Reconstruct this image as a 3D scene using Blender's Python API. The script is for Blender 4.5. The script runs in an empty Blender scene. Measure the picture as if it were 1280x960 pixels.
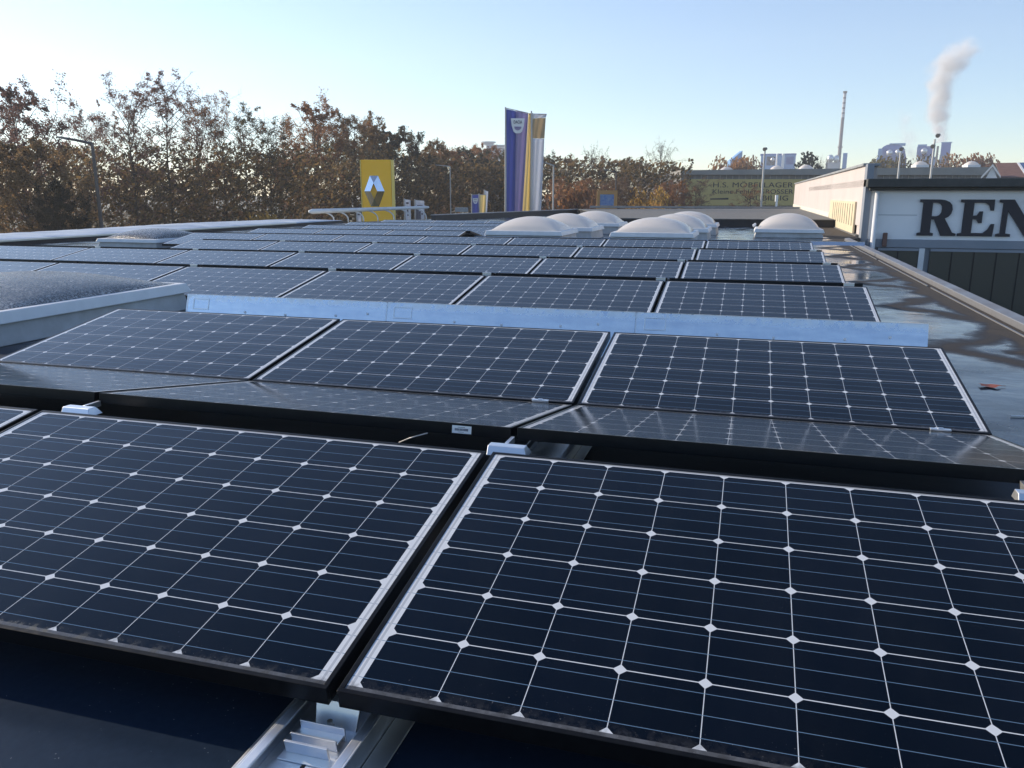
import bpy, bmesh, math, random
from mathutils import Vector, Matrix, Euler
R = math.radians
scn = bpy.context.scene
COL = scn.collection

# ------------------------------------------------------------------ camera
CAM = Vector((0.7037, -1.1932, 0.9097))
FOC = 1004.1
YAW, PITCH, ROLL = R(-16.302), R(-13.253), R(0.052)
fw = Vector((math.sin(YAW)*math.cos(PITCH), math.cos(YAW)*math.cos(PITCH), math.sin(PITCH)))
rt0 = Vector((math.cos(YAW), -math.sin(YAW), 0)); up0 = rt0.cross(fw)
rt = rt0*math.cos(ROLL)+up0*math.sin(ROLL); up = up0*math.cos(ROLL)-rt0*math.sin(ROLL)
cd = bpy.data.cameras.new('camera'); cam = bpy.data.objects.new('camera', cd); COL.objects.link(cam)
cam.matrix_world = Matrix(((rt.x, up.x, -fw.x, CAM.x), (rt.y, up.y, -fw.y, CAM.y), (rt.z, up.z, -fw.z, CAM.z), (0, 0, 0, 1)))
cd.sensor_width = 36; cd.lens = FOC/1280*36; cd.clip_start = 0.05; cd.clip_end = 6000
scn.camera = cam

# ------------------------------------------------------------------ world, sun, exposure
SUN_AZ, SUN_EL = R(-78), R(21)          # azimuth from +Y, negative to the left
w = bpy.data.worlds.new('World'); scn.world = w; w.use_nodes = True
nt = w.node_tree; nt.nodes.clear()
sky = nt.nodes.new('ShaderNodeTexSky'); sky.sky_type = 'NISHITA'; sky.sun_disc = False
sky.sun_elevation = SUN_EL; sky.sun_rotation = SUN_AZ
sky.air_density = 1.0; sky.dust_density = 0.1; sky.ozone_density = 2.6; sky.altitude = 100
bg = nt.nodes.new('ShaderNodeBackground'); bg.inputs['Strength'].default_value = 0.128
wo = nt.nodes.new('ShaderNodeOutputWorld')
wb = nt.nodes.new('ShaderNodeMix'); wb.data_type = 'RGBA'; wb.blend_type = 'MULTIPLY'; wb.inputs[0].default_value = 1; wb.inputs[7].default_value = (1.0, .985, 1.03, 1)   # the camera's cool white balance
nt.links.new(sky.outputs[0], wb.inputs[6]); nt.links.new(wb.outputs[2], bg.inputs[0]); nt.links.new(bg.outputs[0], wo.inputs[0])
sl = bpy.data.lights.new('sun', 'SUN'); sl.energy = 4.6; sl.angle = R(0.5); sl.color = (1.0, 0.86, 0.68)
so = bpy.data.objects.new('sun', sl); COL.objects.link(so)
sd = Vector((math.sin(SUN_AZ)*math.cos(SUN_EL), math.cos(SUN_AZ)*math.cos(SUN_EL), math.sin(SUN_EL)))
so.rotation_euler = sd.to_track_quat('Z', 'Y').to_euler(); so.location = (-30, 20, 40)
vs = scn.view_settings; vs.view_transform = 'Standard'; vs.look = 'None'; vs.exposure = 0.65; vs.gamma = 1; vs.use_curve_mapping = False
scn.cycles.max_bounces = 6; scn.cycles.transparent_max_bounces = 12; scn.cycles.volume_bounces = 2

def P(px, py, d):
    """world point at depth d (metres along the view axis) seen at photo pixel"""
    return CAM + d*(fw + rt*((px-640)/FOC) - up*((py-480)/FOC))
def onx(px, py, x):
    q = fw + rt*((px-640)/FOC) - up*((py-480)/FOC); return CAM + q*((x-CAM.x)/q.x)
def ony(px, py, y):
    q = fw + rt*((px-640)/FOC) - up*((py-480)/FOC); return CAM + q*((y-CAM.y)/q.y)

# ------------------------------------------------------------------ materials
def mat(name, col=(.5, .5, .5), rough=.6, metal=0, spec=.5, coat=0, coatr=.05):
    m = bpy.data.materials.new(name); m.use_nodes = True
    b = m.node_tree.nodes['Principled BSDF']
    b.inputs['Base Color'].default_value = (*col, 1); b.inputs['Roughness'].default_value = rough
    b.inputs['Metallic'].default_value = metal; b.inputs['Specular IOR Level'].default_value = spec
    b.inputs['Coat Weight'].default_value = coat; b.inputs['Coat Roughness'].default_value = coatr
    return m
class NG:
    """tiny helper for node math"""
    def __init__(s, m): s.t = m.node_tree; s.n = s.t.nodes; s.b = s.n.get('Principled BSDF')
    def new(s, k, **kw):
        x = s.n.new(k)
        for a, v in kw.items(): setattr(x, a, v)
        return x
    def put(s, sock, v):
        if isinstance(v, (int, float)): sock.default_value = v
        elif isinstance(v, tuple): sock.default_value = v if len(v) == len(sock.default_value) else (*v, 1)
        else: s.t.links.new(v, sock)
    def m(s, op, a, b=None, c=None):
        x = s.new('ShaderNodeMath', operation=op); s.put(x.inputs[0], a)
        if b is not None: s.put(x.inputs[1], b)
        if c is not None: s.put(x.inputs[2], c)
        return x.outputs[0]
    def mix(s, f, a, b):
        x = s.new('ShaderNodeMix', data_type='RGBA'); s.put(x.inputs[0], f); s.put(x.inputs[6], a); s.put(x.inputs[7], b); return x.outputs[2]
    def obj(s): return s.new('ShaderNodeTexCoord').outputs['Object']
    def sep(s, v):
        x = s.new('ShaderNodeSeparateXYZ'); s.put(x.inputs[0], v); return x.outputs
    def noise(s, v, scale, det=3, rough=.5, dim='3D'):
        x = s.new('ShaderNodeTexNoise'); s.put(x.inputs['Vector'], v); x.inputs['Scale'].default_value = scale
        x.inputs['Detail'].default_value = det; x.inputs['Roughness'].default_value = rough; return x.outputs[0]
    def ramp(s, f, stops):
        x = s.new('ShaderNodeValToRGB'); s.put(x.inputs[0], f); e = x.color_ramp.elements
        while len(e) < len(stops): e.new(.5)
        for i, (p, c) in enumerate(stops): e[i].position = p; e[i].color = (*c, 1) if len(c) == 3 else c
        return x.outputs[0]
    def rng(s, f, a, b, c=0., d=1.):
        x = s.new('ShaderNodeMapRange'); s.put(x.inputs[0], f)
        for i, v in enumerate((a, b, c, d)): x.inputs[i+1].default_value = v
        return x.outputs[0]
    def scale(s, v, sc):
        x = s.new('ShaderNodeVectorMath', operation='MULTIPLY'); s.put(x.inputs[0], v); x.inputs[1].default_value = sc; return x.outputs[0]
    def bump(s, h, st, dist=.01):
        x = s.new('ShaderNodeBump'); s.put(x.inputs['Height'], h); x.inputs['Strength'].default_value = st; x.inputs['Distance'].default_value = dist
        s.t.links.new(x.outputs[0], s.b.inputs['Normal'])

def noisy(name, c1, c2, scale, rough=.7, det=5, metal=0, bump=0, r2=None, bscale=None, spec=.5):
    m = mat(name, c1, rough, metal, spec); g = NG(m); o = g.obj(); f = g.noise(o, scale, det, .6)
    f = g.rng(f, .32, .68); g.put(g.b.inputs['Base Color'], g.mix(f, c1, c2))
    if r2 is not None: g.put(g.b.inputs['Roughness'], g.rng(f, 0, 1, rough, r2))
    if bump: g.bump(g.noise(o, bscale or scale*6, 4), bump)
    return m

PW, PD, PIT = 1.65, 0.99, 0.1585
MU, MV = (PW-10*PIT)/2, (PD-6*PIT)/2
def make_cell_mat():
    m = mat('cell_sheet', rough=.06); g = NG(m); o = g.obj(); x, y, z = g.sep(o)
    u = g.m('DIVIDE', g.m('SUBTRACT', x, MU), PIT); v = g.m('DIVIDE', g.m('SUBTRACT', y, MV), PIT)
    inside = g.m('MULTIPLY', g.m('LESS_THAN', g.m('ABSOLUTE', g.m('SUBTRACT', u, 5)), 5), g.m('LESS_THAN', g.m('ABSOLUTE', g.m('SUBTRACT', v, 3)), 3))
    fv = g.m('FRACT', v); fu = g.m('FRACT', u)
    a = g.m('ABSOLUTE', g.m('SUBTRACT', fu, .5)); b = g.m('ABSOLUTE', g.m('SUBTRACT', fv, .5))
    cell = g.m('MULTIPLY', g.m('LESS_THAN', a, .5-.0052), g.m('LESS_THAN', b, .5-.0076))
    cell = g.m('MULTIPLY', cell, g.m('LESS_THAN', g.m('ADD', a, b), .912))
    cell = g.m('MULTIPLY', cell, inside)
    # three bus bars per cell, running along x
    t = g.m('ABSOLUTE', g.m('SUBTRACT', g.m('FRACT', g.m('MULTIPLY', fv, 3)), .5))
    bus = g.m('MULTIPLY', g.m('LESS_THAN', t, .0145), g.m('LESS_THAN', g.m('ABSOLUTE', g.m('SUBTRACT', v, 3)), 3))
    # ribbons in the end margins
    xe = g.m('SUBTRACT', PW/2, g.m('ABSOLUTE', g.m('SUBTRACT', x, PW/2)))
    rib = g.m('LESS_THAN', g.m('ABSOLUTE', g.m('SUBTRACT', xe, .021)), .0028)
    rnd = g.new('ShaderNodeTexWhiteNoise', noise_dimensions='3D')
    cmb = g.new('ShaderNodeCombineXYZ'); g.put(cmb.inputs[0], g.m('FLOOR', u)); g.put(cmb.inputs[1], g.m('FLOOR', v))
    oi = g.new('ShaderNodeObjectInfo'); g.put(cmb.inputs[2], g.m('MULTIPLY', oi.outputs['Random'], 57.0)); g.put(rnd.inputs['Vector'], cmb.outputs[0])
    cc = g.mix(rnd.outputs['Value'], (.0006, .0014, .0032), (.0020, .0034, .0070))
    c = g.mix(cell, (.62, .64, .66), cc)
    c = g.mix(bus, c, (.12, .20, .29))
    c = g.mix(rib, c, (.42, .44, .47))
    c = g.mix(g.m('MULTIPLY', g.m('LESS_THAN', y, MV+.0012), .86), c, (.03, .03, .034)); c = g.mix(g.m('MULTIPLY', g.m('GREATER_THAN', y, PD-MV+.002), .55), c, (.03, .03, .034))
    # grime drifted against the lower frame edge and a thin film of dust
    n = g.noise(o, 38, 5, .65)
    low = g.m('MULTIPLY', g.rng(y, .012, .05, 1., 0.), g.rng(n, .42, .6))
    c = g.mix(g.m('MULTIPLY', low, .75), c, (.035, .032, .03))
    fleck = g.m('GREATER_THAN', g.noise(o, 260, 1), .77)
    c = g.mix(g.m('MULTIPLY', fleck, g.rng(y, .01, .09, .8, .02)), c, (.30, .28, .26))
    film = g.noise(g.scale(o, (3., .8, 1)), 2.2, 4, .6)
    c = g.mix(g.rng(film, .45, .8, 0, .008), c, (.5, .5, .5))
    g.put(g.b.inputs['Base Color'], c)
    g.put(g.b.inputs['Roughness'], g.m('MAXIMUM', g.rng(film, .3, .8, .07, .15), g.m('MULTIPLY', low, .6)))
    g.b.inputs['IOR'].default_value = 1.31; g.b.inputs['Specular Tint'].default_value = (.40, .70, 1.0, 1)
    return m
M = {}
M['cells'] = make_cell_mat()
M['frame'] = noisy('black_anodised_frame', (.004, .004, .005), (.008, .008, .009), 30, .28, r2=.4, spec=.16)
M['alu'] = noisy('bare_aluminium', (.78, .80, .83), (.86, .87, .88), 14, .36, metal=1, r2=.48)
M['steel'] = mat('bolt_steel', (.55, .5, .42), .35, 1)
def make_sheet_mat():
    m = mat('galvanised_sheet', (.6, .63, .67), .22, 1); g = NG(m); o = g.obj(); x, y, z = g.sep(o)
    n = g.noise(o, 9, 6, .7); f = g.m('GREATER_THAN', g.noise(o, 55, 3, .7), .66)
    band = g.rng(z, .235, .27, 0., 1.); band = g.m('MULTIPLY', band, g.rng(g.noise(o, 30, 3), .35, .6))
    g.put(g.b.inputs['Base Color'], g.mix(g.rng(n, .3, .7), (.74, .78, .83), (.86, .88, .90)))
    r = g.m('ADD', g.rng(n, .3, .7, .14, .26), g.m('ADD', g.m('MULTIPLY', f, .02), g.m('MULTIPLY', band, .35)))
    g.put(g.b.inputs['Roughness'], r); g.bump(g.noise(g.scale(o, (1, 4, 4)), 3, 2), .12, .02)
    return m
M['sheet'] = make_sheet_mat()
M['bitumen'] = mat('bitumen')       # built below with the roof
M['white'] = noisy('white_plastic', (.72, .73, .74), (.62, .63, .65), 5, .45)
M['acryl'] = None
def frosty():
    m = mat('frosted_dome', rough=.6); g = NG(m); o = g.obj(); n = g.noise(o, 62, 4, .8); n2 = g.noise(o, 6, 3)
    f = g.m('MULTIPLY', g.rng(n, .48, .64), g.rng(n2, .3, .6, .55, 1))
    g.put(g.b.inputs['Base Color'], g.mix(f, (.03, .034, .04), (.66, .66, .66)))
    g.put(g.b.inputs['Roughness'], g.rng(f, 0, 1, .25, .8)); g.bump(n, .5, .01); return m
M['frost'] = frosty()
M['curb'] = noisy('weathered_curb', (.52, .53, .54), (.36, .36, .36), 3.5, .6, bump=.1)
M['cream'] = mat('cream_trim', (.70, .68, .58), .5)
M['bark'] = noisy('bark', (.035, .028, .024), (.07, .055, .045), 3, .9)
M['grass'] = noisy('ground_grass', (.06, .07, .03), (.10, .08, .04), .2, .95)
M['asphalt'] = noisy('asphalt', (.045, .045, .048), (.06, .06, .06), 1.5, .9)
M['wallw'] = noisy('white_render', (.82, .82, .83), (.73, .74, .76), .8, .8)
M['wallp'] = noisy('pinkish_render', (.53, .475, .455), (.47, .425, .41), .7, .85)
M['navy'] = mat('navy_letter', (.008, .009, .02), .5)
M['band'] = noisy('blue_grey_band', (.20, .23, .27), (.24, .26, .30), 1.2, .6)
M['door'] = mat('dark_door', (.035, .04, .036), .35)
M['fascia'] = noisy('roof_fascia', (.035, .038, .036), (.07, .07, .065), 3, .7)
M['slat'] = noisy('cream_slats', (.64, .55, .38), (.57, .49, .34), 4, .6)
M['dark'] = mat('dark_gap', (.012, .012, .014), .8)
M['gravel'] = noisy('grey_gravel', (.10, .10, .095), (.17, .17, .165), 7, .9, bump=.4)
M['blackface'] = noisy('black_upstand', (.012, .014, .02), (.02, .022, .028), 4, .5)
M['coping'] = noisy('grey_coping', (.20, .21, .22), (.30, .31, .32), 2, .6)
M['yellow'] = mat('yellow_panel', (.95, .52, .02), .4)
M['yellowp'] = mat('pale_yellow_edge', (.80, .62, .16), .4)
M['chrome'] = mat('chrome', (.75, .78, .82), .1, 1)
M['pole'] = mat('grey_pole', (.40, .40, .40), .45, .3)
M['dpole'] = mat('dark_pole', (.05, .05, .055), .5)
M['lamp'] = mat('lamp_head', (.10, .10, .10), .5)
def cloth(name, col):
    m = mat(name, col, .8); t = m.node_tree; b = t.nodes['Principled BSDF']; o = [n for n in t.nodes if n.type == 'OUTPUT_MATERIAL'][0]
    tr = t.nodes.new('ShaderNodeBsdfTranslucent'); tr.inputs[0].default_value = (*col, 1); mx = t.nodes.new('ShaderNodeMixShader'); mx.inputs[0].default_value = .45
    t.links.new(b.outputs[0], mx.inputs[1]); t.links.new(tr.outputs[0], mx.inputs[2]); t.links.new(mx.outputs[0], o.inputs[0]); return m
M['acryl'] = cloth('opal_acrylic', (.92, .86, .80)); M['acryl'].node_tree.nodes['Principled BSDF'].inputs['Roughness'].default_value = .12
M['fblue'] = cloth('flag_blue', (.17, .20, .50)); M['fviolet'] = cloth('flag_violet', (.42, .37, .56)); M['fyel'] = cloth('flag_yellow', (.88, .76, .42))
M['fwhite'] = cloth('flag_white', (.72, .74, .80)); M['ftan'] = cloth('flag_tan', (.58, .48, .32)); M['pwhite'] = mat('print_white', (.8, .8, .8), .7); M['pdark'] = mat('print_dark', (.10, .10, .13), .7)
M['olive'] = noisy('ochre_board', (.52, .41, .15), (.46, .37, .14), .35, .7)
M['lett'] = mat('board_letter', (.022, .024, .022), .6)
M['shed'] = noisy('ribbed_cladding', (.13, .13, .13), (.19, .19, .19), .5, .7)
M['shedroof'] = noisy('shed_roof_edge', (.22, .22, .21), (.30, .29, .27), .3, .8)
M['blue'] = mat('plant_blue', (.02, .10, .42), .5); M['lblue'] = mat('plant_light_blue', (.12, .30, .58), .5)
M['silver'] = mat('plant_silver', (.62, .64, .66), .3, .7)
M['brick'] = noisy('chimney_brick', (.12, .10, .105), (.16, .135, .135), .3, .9)
M['conc'] = noisy('pale_concrete', (.52, .53, .54), (.44, .45, .47), .1, .8)
M['tile'] = noisy('brown_roof_tiles', (.13, .07, .055), (.18, .10, .08), 2, .8)
M['pv'] = mat('blue_roof_panels', (.02, .04, .14), .2)
M['orange'] = mat('orange_frame', (.38, .21, .07), .6)
M['leafred'] = mat('dead_leaf', (.20, .055, .035), .7)

# ------------------------------------------------------------------ mesh helpers
class MB:
    def __init__(s): s.v = []; s.f = []; s.mi = []; s.cur = 0
    def quad(s, *p):
        i = len(s.v); s.v += [tuple(q) for q in p]; s.f.append(tuple(range(i, i+len(p)))); s.mi.append(s.cur)
    def box(s, x0, x1, y0, y1, z0, z1):
        i = len(s.v)
        s.v += [(x0, y0, z0), (x1, y0, z0), (x1, y1, z0), (x0, y1, z0), (x0, y0, z1), (x1, y0, z1), (x1, y1, z1), (x0, y1, z1)]
        for f in ((0, 3, 2, 1), (4, 5, 6, 7), (0, 1, 5, 4), (1, 2, 6, 5), (2, 3, 7, 6), (3, 0, 4, 7)): s.f.append(tuple(i+k for k in f)); s.mi.append(s.cur)
    def hexa(s, p):     # eight points: bottom loop then top loop
        i = len(s.v); s.v += [tuple(q) for q in p]
        for f in ((0, 3, 2, 1), (4, 5, 6, 7), (0, 1, 5, 4), (1, 2, 6, 5), (2, 3, 7, 6), (3, 0, 4, 7)): s.f.append(tuple(i+k for k in f)); s.mi.append(s.cur)
    def prism(s, poly, z0, z1):
        i = len(s.v); n = len(poly); s.v += [(x, y, z0) for x, y in poly]+[(x, y, z1) for x, y in poly]
        s.f.append(tuple(range(i+n-1, i-1, -1))); s.f.append(tuple(range(i+n, i+2*n))); s.mi += [s.cur]*2
        for k in range(n): s.f.append((i+k, i+(k+1) % n, i+n+(k+1) % n, i+n+k)); s.mi.append(s.cur)
    def tube(s, pts, rad, n=8, cap=True):
        pts = [Vector(p) for p in pts]; m = len(pts)
        if not isinstance(rad, (list, tuple)): rad = [rad]*m
        base = len(s.v); d0 = (pts[1]-pts[0]).normalized(); a = d0.orthogonal().normalized()
        for k, p in enumerate(pts):
            d = (pts[min(k+1, m-1)]-pts[max(k-1, 0)]).normalized(); a = (a-d*a.dot(d)).normalized(); b = d.cross(a)
            for j in range(n):
                t = 2*math.pi*j/n; s.v.append(tuple(p+(a*math.cos(t)+b*math.sin(t))*rad[k]))
        for k in range(m-1):
            for j in range(n): s.f.append((base+k*n+j, base+k*n+(j+1) % n, base+(k+1)*n+(j+1) % n, base+(k+1)*n+j)); s.mi.append(s.cur)
        if cap:
            s.f.append(tuple(base+j for j in range(n-1, -1, -1))); s.f.append(tuple(base+(m-1)*n+j for j in range(n))); s.mi += [s.cur]*2
    def grid(s, fn, nu, nv):
        i = len(s.v)
        for a in range(nu+1):
            for b in range(nv+1): s.v.append(tuple(fn(a/nu, b/nv)))
        for a in range(nu):
            for b in range(nv): q = i+a*(nv+1)+b; s.f.append((q, q+nv+1, q+nv+2, q+1)); s.mi.append(s.cur)
    def sphere(s, c, r, n=10, sz=1.0):
        s.grid(lambda a, b: (c[0]+r*math.sin(b*math.pi)*math.cos(2*math.pi*a), c[1]+r*math.sin(b*math.pi)*math.sin(2*math.pi*a), c[2]+r*sz*math.cos(b*math.pi)), n, n//2+1)
    def build(s, name, mats, parent=None, smooth=False, bevel=0):
        me = bpy.data.meshes.new(name); me.from_pydata(s.v, [], s.f)
        if not isinstance(mats, (list, tuple)): mats = [mats]
        for m in mats: me.materials.append(m)
        if len(mats) > 1: me.polygons.foreach_set('material_index', s.mi)
        if smooth: me.polygons.foreach_set('use_smooth', [True]*len(me.polygons))
        me.update(); o = bpy.data.objects.new(name, me); COL.objects.link(o)
        if parent: o.parent = parent
        if bevel:
            b = o.modifiers.new('bevel', 'BEVEL'); b.width = bevel; b.segments = 2; b.limit_method = 'ANGLE'
        return o
def tag(o, label=None, cat=None, group=None, kind=None):
    for k, v in (('label', label), ('category', cat), ('group', group), ('kind', kind)):
        if v: o[k] = v
    return o
def empty(name, loc=(0, 0, 0), label=None, cat=None, group=None, rot=(0, 0, 0)):
    o = bpy.data.objects.new(name, None); COL.objects.link(o); o.location = loc; o.rotation_euler = rot; o.empty_display_size = .1
    return tag(o, label, cat, group)
def copy_tree(o, parent=None):
    c = o.copy(); COL.objects.link(c)
    if parent: c.parent = parent
    for ch in list(o.children): copy_tree(ch, c)
    return c
def curve_mesh(polys, depth, name):
    """outlines (first the outer ones, holes inside) -> extruded mesh in the xy plane"""
    cu = bpy.data.curves.new(name, 'CURVE'); cu.dimensions = '2D'; cu.fill_mode = 'BOTH'; cu.extrude = depth/2
    for p in polys:
        sp = cu.splines.new('POLY'); sp.points.add(len(p)-1); sp.use_cyclic_u = True
        for i, (x, y) in enumerate(p): sp.points[i].co = (x, y, 0, 1)
    o = bpy.data.objects.new(name, cu); me = bpy.data.meshes.new_from_object(o); bpy.data.objects.remove(o); return me
def text_mesh(txt, size, depth, name, bold=.0, spacing=1.0):
    cu = bpy.data.curves.new(name, 'FONT'); cu.body = txt; cu.size = size; cu.extrude = depth/2; cu.offset = bold; cu.space_character = spacing
    o = bpy.data.objects.new(name, cu); COL.objects.link(o); dg = bpy.context.evaluated_depsgraph_get()
    me = bpy.data.meshes.new_from_object(o.evaluated_get(dg)); bpy.data.objects.remove(o); return me
def link_mesh(name, me, m, parent=None):
    me.materials.clear(); me.materials.append(m); o = bpy.data.objects.new(name, me); COL.objects.link(o)
    if parent: o.parent = parent
    return o
rng = random.Random(4)
ORD = ['zeroth', 'first', 'second', 'third', 'fourth', 'fifth', 'sixth', 'seventh', 'eighth', 'ninth', 'tenth', 'eleventh']

# ================================================================== SETTING
GZ = -5.2; RZ = -0.12
g_ = MB(); g_.quad((-3000, -600, GZ), (3000, -600, GZ), (3000, 4000, GZ), (-3000, 4000, GZ))
tag(g_.build('ground', M['grass']), kind='structure')
g_ = MB(); g_.quad((3.2, -12, GZ+.02), (30, -12, GZ+.02), (30, 20.9, GZ+.02), (3.2, 20.9, GZ+.02))
tag(g_.build('yard', M['asphalt']), kind='structure')

# ---- the roof membrane: dark bitumen, wet and glossy, with matte brown patches
def make_bitumen(m):
    g = NG(m); o = g.obj(); x, y, z = g.sep(o)
    n1 = g.noise(o, 1.6, 5, .6); n2 = g.noise(o, 5, 4, .6); n3 = g.noise(o, 60, 4, .7)
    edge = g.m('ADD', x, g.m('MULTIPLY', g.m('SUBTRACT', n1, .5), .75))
    strip = g.rng(edge, 2.40, 2.58)                                  # brown strip along the roof edge
    # matte brown wedges widening towards the roof edge, one per panel row
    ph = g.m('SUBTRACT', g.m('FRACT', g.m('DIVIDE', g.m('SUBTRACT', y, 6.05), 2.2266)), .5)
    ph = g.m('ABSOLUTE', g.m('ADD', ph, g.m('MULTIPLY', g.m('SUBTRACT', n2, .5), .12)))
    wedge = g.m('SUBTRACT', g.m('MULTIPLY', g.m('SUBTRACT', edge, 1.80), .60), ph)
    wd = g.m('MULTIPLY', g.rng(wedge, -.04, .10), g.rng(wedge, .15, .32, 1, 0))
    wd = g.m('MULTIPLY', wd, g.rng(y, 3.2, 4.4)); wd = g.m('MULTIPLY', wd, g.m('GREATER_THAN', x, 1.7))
    matte = g.m('MAXIMUM', strip, g.m('MULTIPLY', wd, .9))
    far = g.rng(y, 17.2, 17.8, 0, .35); matte = g.m('MAXIMUM', matte, g.m('MULTIPLY', far, g.rng(n1, .45, .6)))
    matte = g.m('MULTIPLY', matte, g.m('GREATER_THAN', x, 1.7))
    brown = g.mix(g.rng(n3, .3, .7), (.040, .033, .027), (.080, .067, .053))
    rim = g.m('MULTIPLY', g.m('MULTIPLY', matte, g.m('SUBTRACT', 1, matte)), 4)
    c = g.mix(matte, g.mix(n3, (.007, .014, .027), (.016, .029, .052)), brown)
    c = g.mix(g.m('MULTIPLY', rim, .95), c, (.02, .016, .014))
    sp = g.m('GREATER_THAN', g.noise(o, 120, 1), .79); c = g.mix(g.m('MULTIPLY', sp, .6), c, (.25, .25, .25))
    sm_ = g.m('LESS_THAN', g.m('ABSOLUTE', g.m('SUBTRACT', g.m('FRACT', g.m('ADD', g.m('MULTIPLY', y, .93), g.m('MULTIPLY', n1, .03))), .5)), .008); c = g.mix(g.m('MULTIPLY', sm_, .7), c, (.008, .009, .011))
    g.put(g.b.inputs['Base Color'], c)
    wet = g.rng(n1, .36, .62, .03, .30)
    under = g.m('MULTIPLY', g.m('LESS_THAN', x, 1.72), g.rng(y, 2.6, 3.6, 1., 0.))
    nearr = g.m('MULTIPLY', under, g.rng(y, -.1, .3, .28, .6))
    g.put(g.b.inputs['Roughness'], g.m('MAXIMUM', g.m('MAXIMUM', wet, nearr), g.m('MULTIPLY', matte, .85)))
    g.put(g.b.inputs['Specular IOR Level'], g.m('SUBTRACT', g.m('SUBTRACT', .44, g.m('MULTIPLY', matte, .2)), g.m('MULTIPLY', under, .30)))
    b = g.m('ADD', g.m('MULTIPLY', n2, .5), g.m('MULTIPLY', g.noise(g.scale(o, (.6, 1.6, 1)), 2.2, 3), 1.0)); g.bump(b, .10, .05)
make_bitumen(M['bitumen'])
bld = empty('building', (0, 0, GZ), 'flat black bitumen roof building that carries all the solar panel rows', 'building')
def onb(mb): mb.v = [(x, y, z-GZ) for x, y, z in mb.v]; return mb
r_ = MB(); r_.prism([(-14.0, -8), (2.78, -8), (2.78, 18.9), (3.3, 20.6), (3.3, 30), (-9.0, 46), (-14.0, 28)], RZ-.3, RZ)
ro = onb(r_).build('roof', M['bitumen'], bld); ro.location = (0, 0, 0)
r_ = MB(); r_.prism([(-13.8, -7.8), (2.9, -7.8), (2.9, 19.9), (-13.8, 27)], GZ, RZ-.302)
onb(r_).build('wall', M['wallw'], bld)
# right roof edge: dark grit strip upstand and a bright metal flashing with joints
e_ = MB()
ys = [-8, -3.2, -.4, 2.5, 5.4, 8.3, 11.2, 14.1, 17.0, 19.2]
for a, b in zip(ys[:-1], ys[1:]):
    j = rng.uniform(-.006, .006); e_.hexa([(2.80+j, a, RZ-.22), (2.90+j, a, RZ-.22), (2.90+j, b-.012, RZ-.22), (2.80+j, b-.012, RZ-.22), (2.80+j, a, RZ+.05), (2.90+j, a, RZ+.065), (2.90+j, b-.012, RZ+.065), (2.80+j, b-.012, RZ+.05)])
M['flash'] = noisy('edge_flashing', (.27, .28, .30), (.20, .20, .21), 2.5, .4, metal=.6, r2=.6)
onb(e_).build('edge_flashing', M['flash'], bld, bevel=.006)
e_ = MB()
for a, b in ((-1, 2.3), (2.6, 5.2), (5.5, 8.9), (9.1, 13.0), (13.2, 18.5)): e_.box(2.70, 2.712, a, b, RZ+.002, RZ+.012)
onb(e_).build('edge_strip', M['flash'], bld)
# higher roof part at the back with its black upstand
u_ = MB(); u_.prism([(-3.6, 27.0), (3.3, 27.3), (3.3, 49), (-8.7, 44.4)], RZ+.001, .105)
up_o = onb(u_).build('roof_upstand', [M['blackface']], bld)
u_ = MB(); u_.prism([(-3.65, 26.95), (3.29, 27.25), (3.29, 49), (-8.75, 44.4)], .107, .135); onb(u_).build('upper_roof', M['gravel'], bld)
u_ = MB()
a, b = Vector((-11.7, 29.6)), Vector((-8.9, 44.6)); n = Vector((b-a)).normalized(); n = Vector((n.y, -n.x))*.18
u_.prism([tuple(a), tuple(a+n), tuple(b+n), tuple(b)], RZ+.001, .10); onb(u_).build('parapet', M['blackface'], bld)
u_ = MB(); k = n*.15; u_.prism([tuple(a-k), tuple(a+n+k), tuple(b+n+k), tuple(b-k)], .102, .135); onb(u_).build('coping', M['coping'], bld)
u_ = MB(); u_.box(-8.9, 3.29, 48.6, 49.0, .137, .25); onb(u_).build('parapet', M['coping'], bld)
# ================================================================== SOLAR PANELS
def frame_mesh():
    m = MB(); w_, h = .011, .040
    m.box(0, PW, 0, w_, -h, 0); m.box(0, PW, PD-w_, PD, -h, 0); m.box(0, w_, w_, PD-w_, -h, 0); m.box(PW-w_, PW, w_, PD-w_, -h, 0)
    return m
def sheet_mesh():
    m = MB(); m.box(.0112, PW-.0112, .0112, PD-.0112, -.007, -.0016); return m
proto = empty('solar_panel'); fr = frame_mesh().build('frame', M['frame'], proto, bevel=.0012); cs = sheet_mesh().build('cell_sheet', M['cells'], proto)
TILT, ROWP, EXTRA, GAPP = R(9.74), 2.2266, .637, 1.6715
def yr(i): return i*ROWP+(EXTRA if i >= 2 else 0)
first = [True]
def panel(x, y, z, tilt, label, group):
    o = proto if first[0] else copy_tree(proto); first[0] = False
    o.location = (x, y, z); o.rotation_euler = (tilt, rng.uniform(-.0012, .0012), 0); tag(o, label, 'solar panel', group); return o
GF, GB = 'solar panels tilted towards the camera', 'solar panels tilted away from the camera'
FRONT = {0: (-2, 0), 1: (-2, 0), 2: (-5, 0), 3: (-6, 0), 4: (-5, 0), 5: (-6, 0), 6: (-6, -4), 7: (-6, -4), 8: (-6, -4), 9: (-6, -4)}
special = {(0, 0): 'large black solar panel filling the bottom right foreground', (0, -1): 'large black solar panel in the left foreground beside the aluminium rail',
           (0, -2): 'foreground solar panel showing only its corner at the left picture edge',
           (1, 0): 'right-hand black panel directly in front of the silver sheet, beside the wet roof', (1, -1): 'middle panel of the three directly in front of the silver sheet',
           (1, -2): 'left panel of the three in front of the silver sheet, beside the frosted skylight'}
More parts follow.
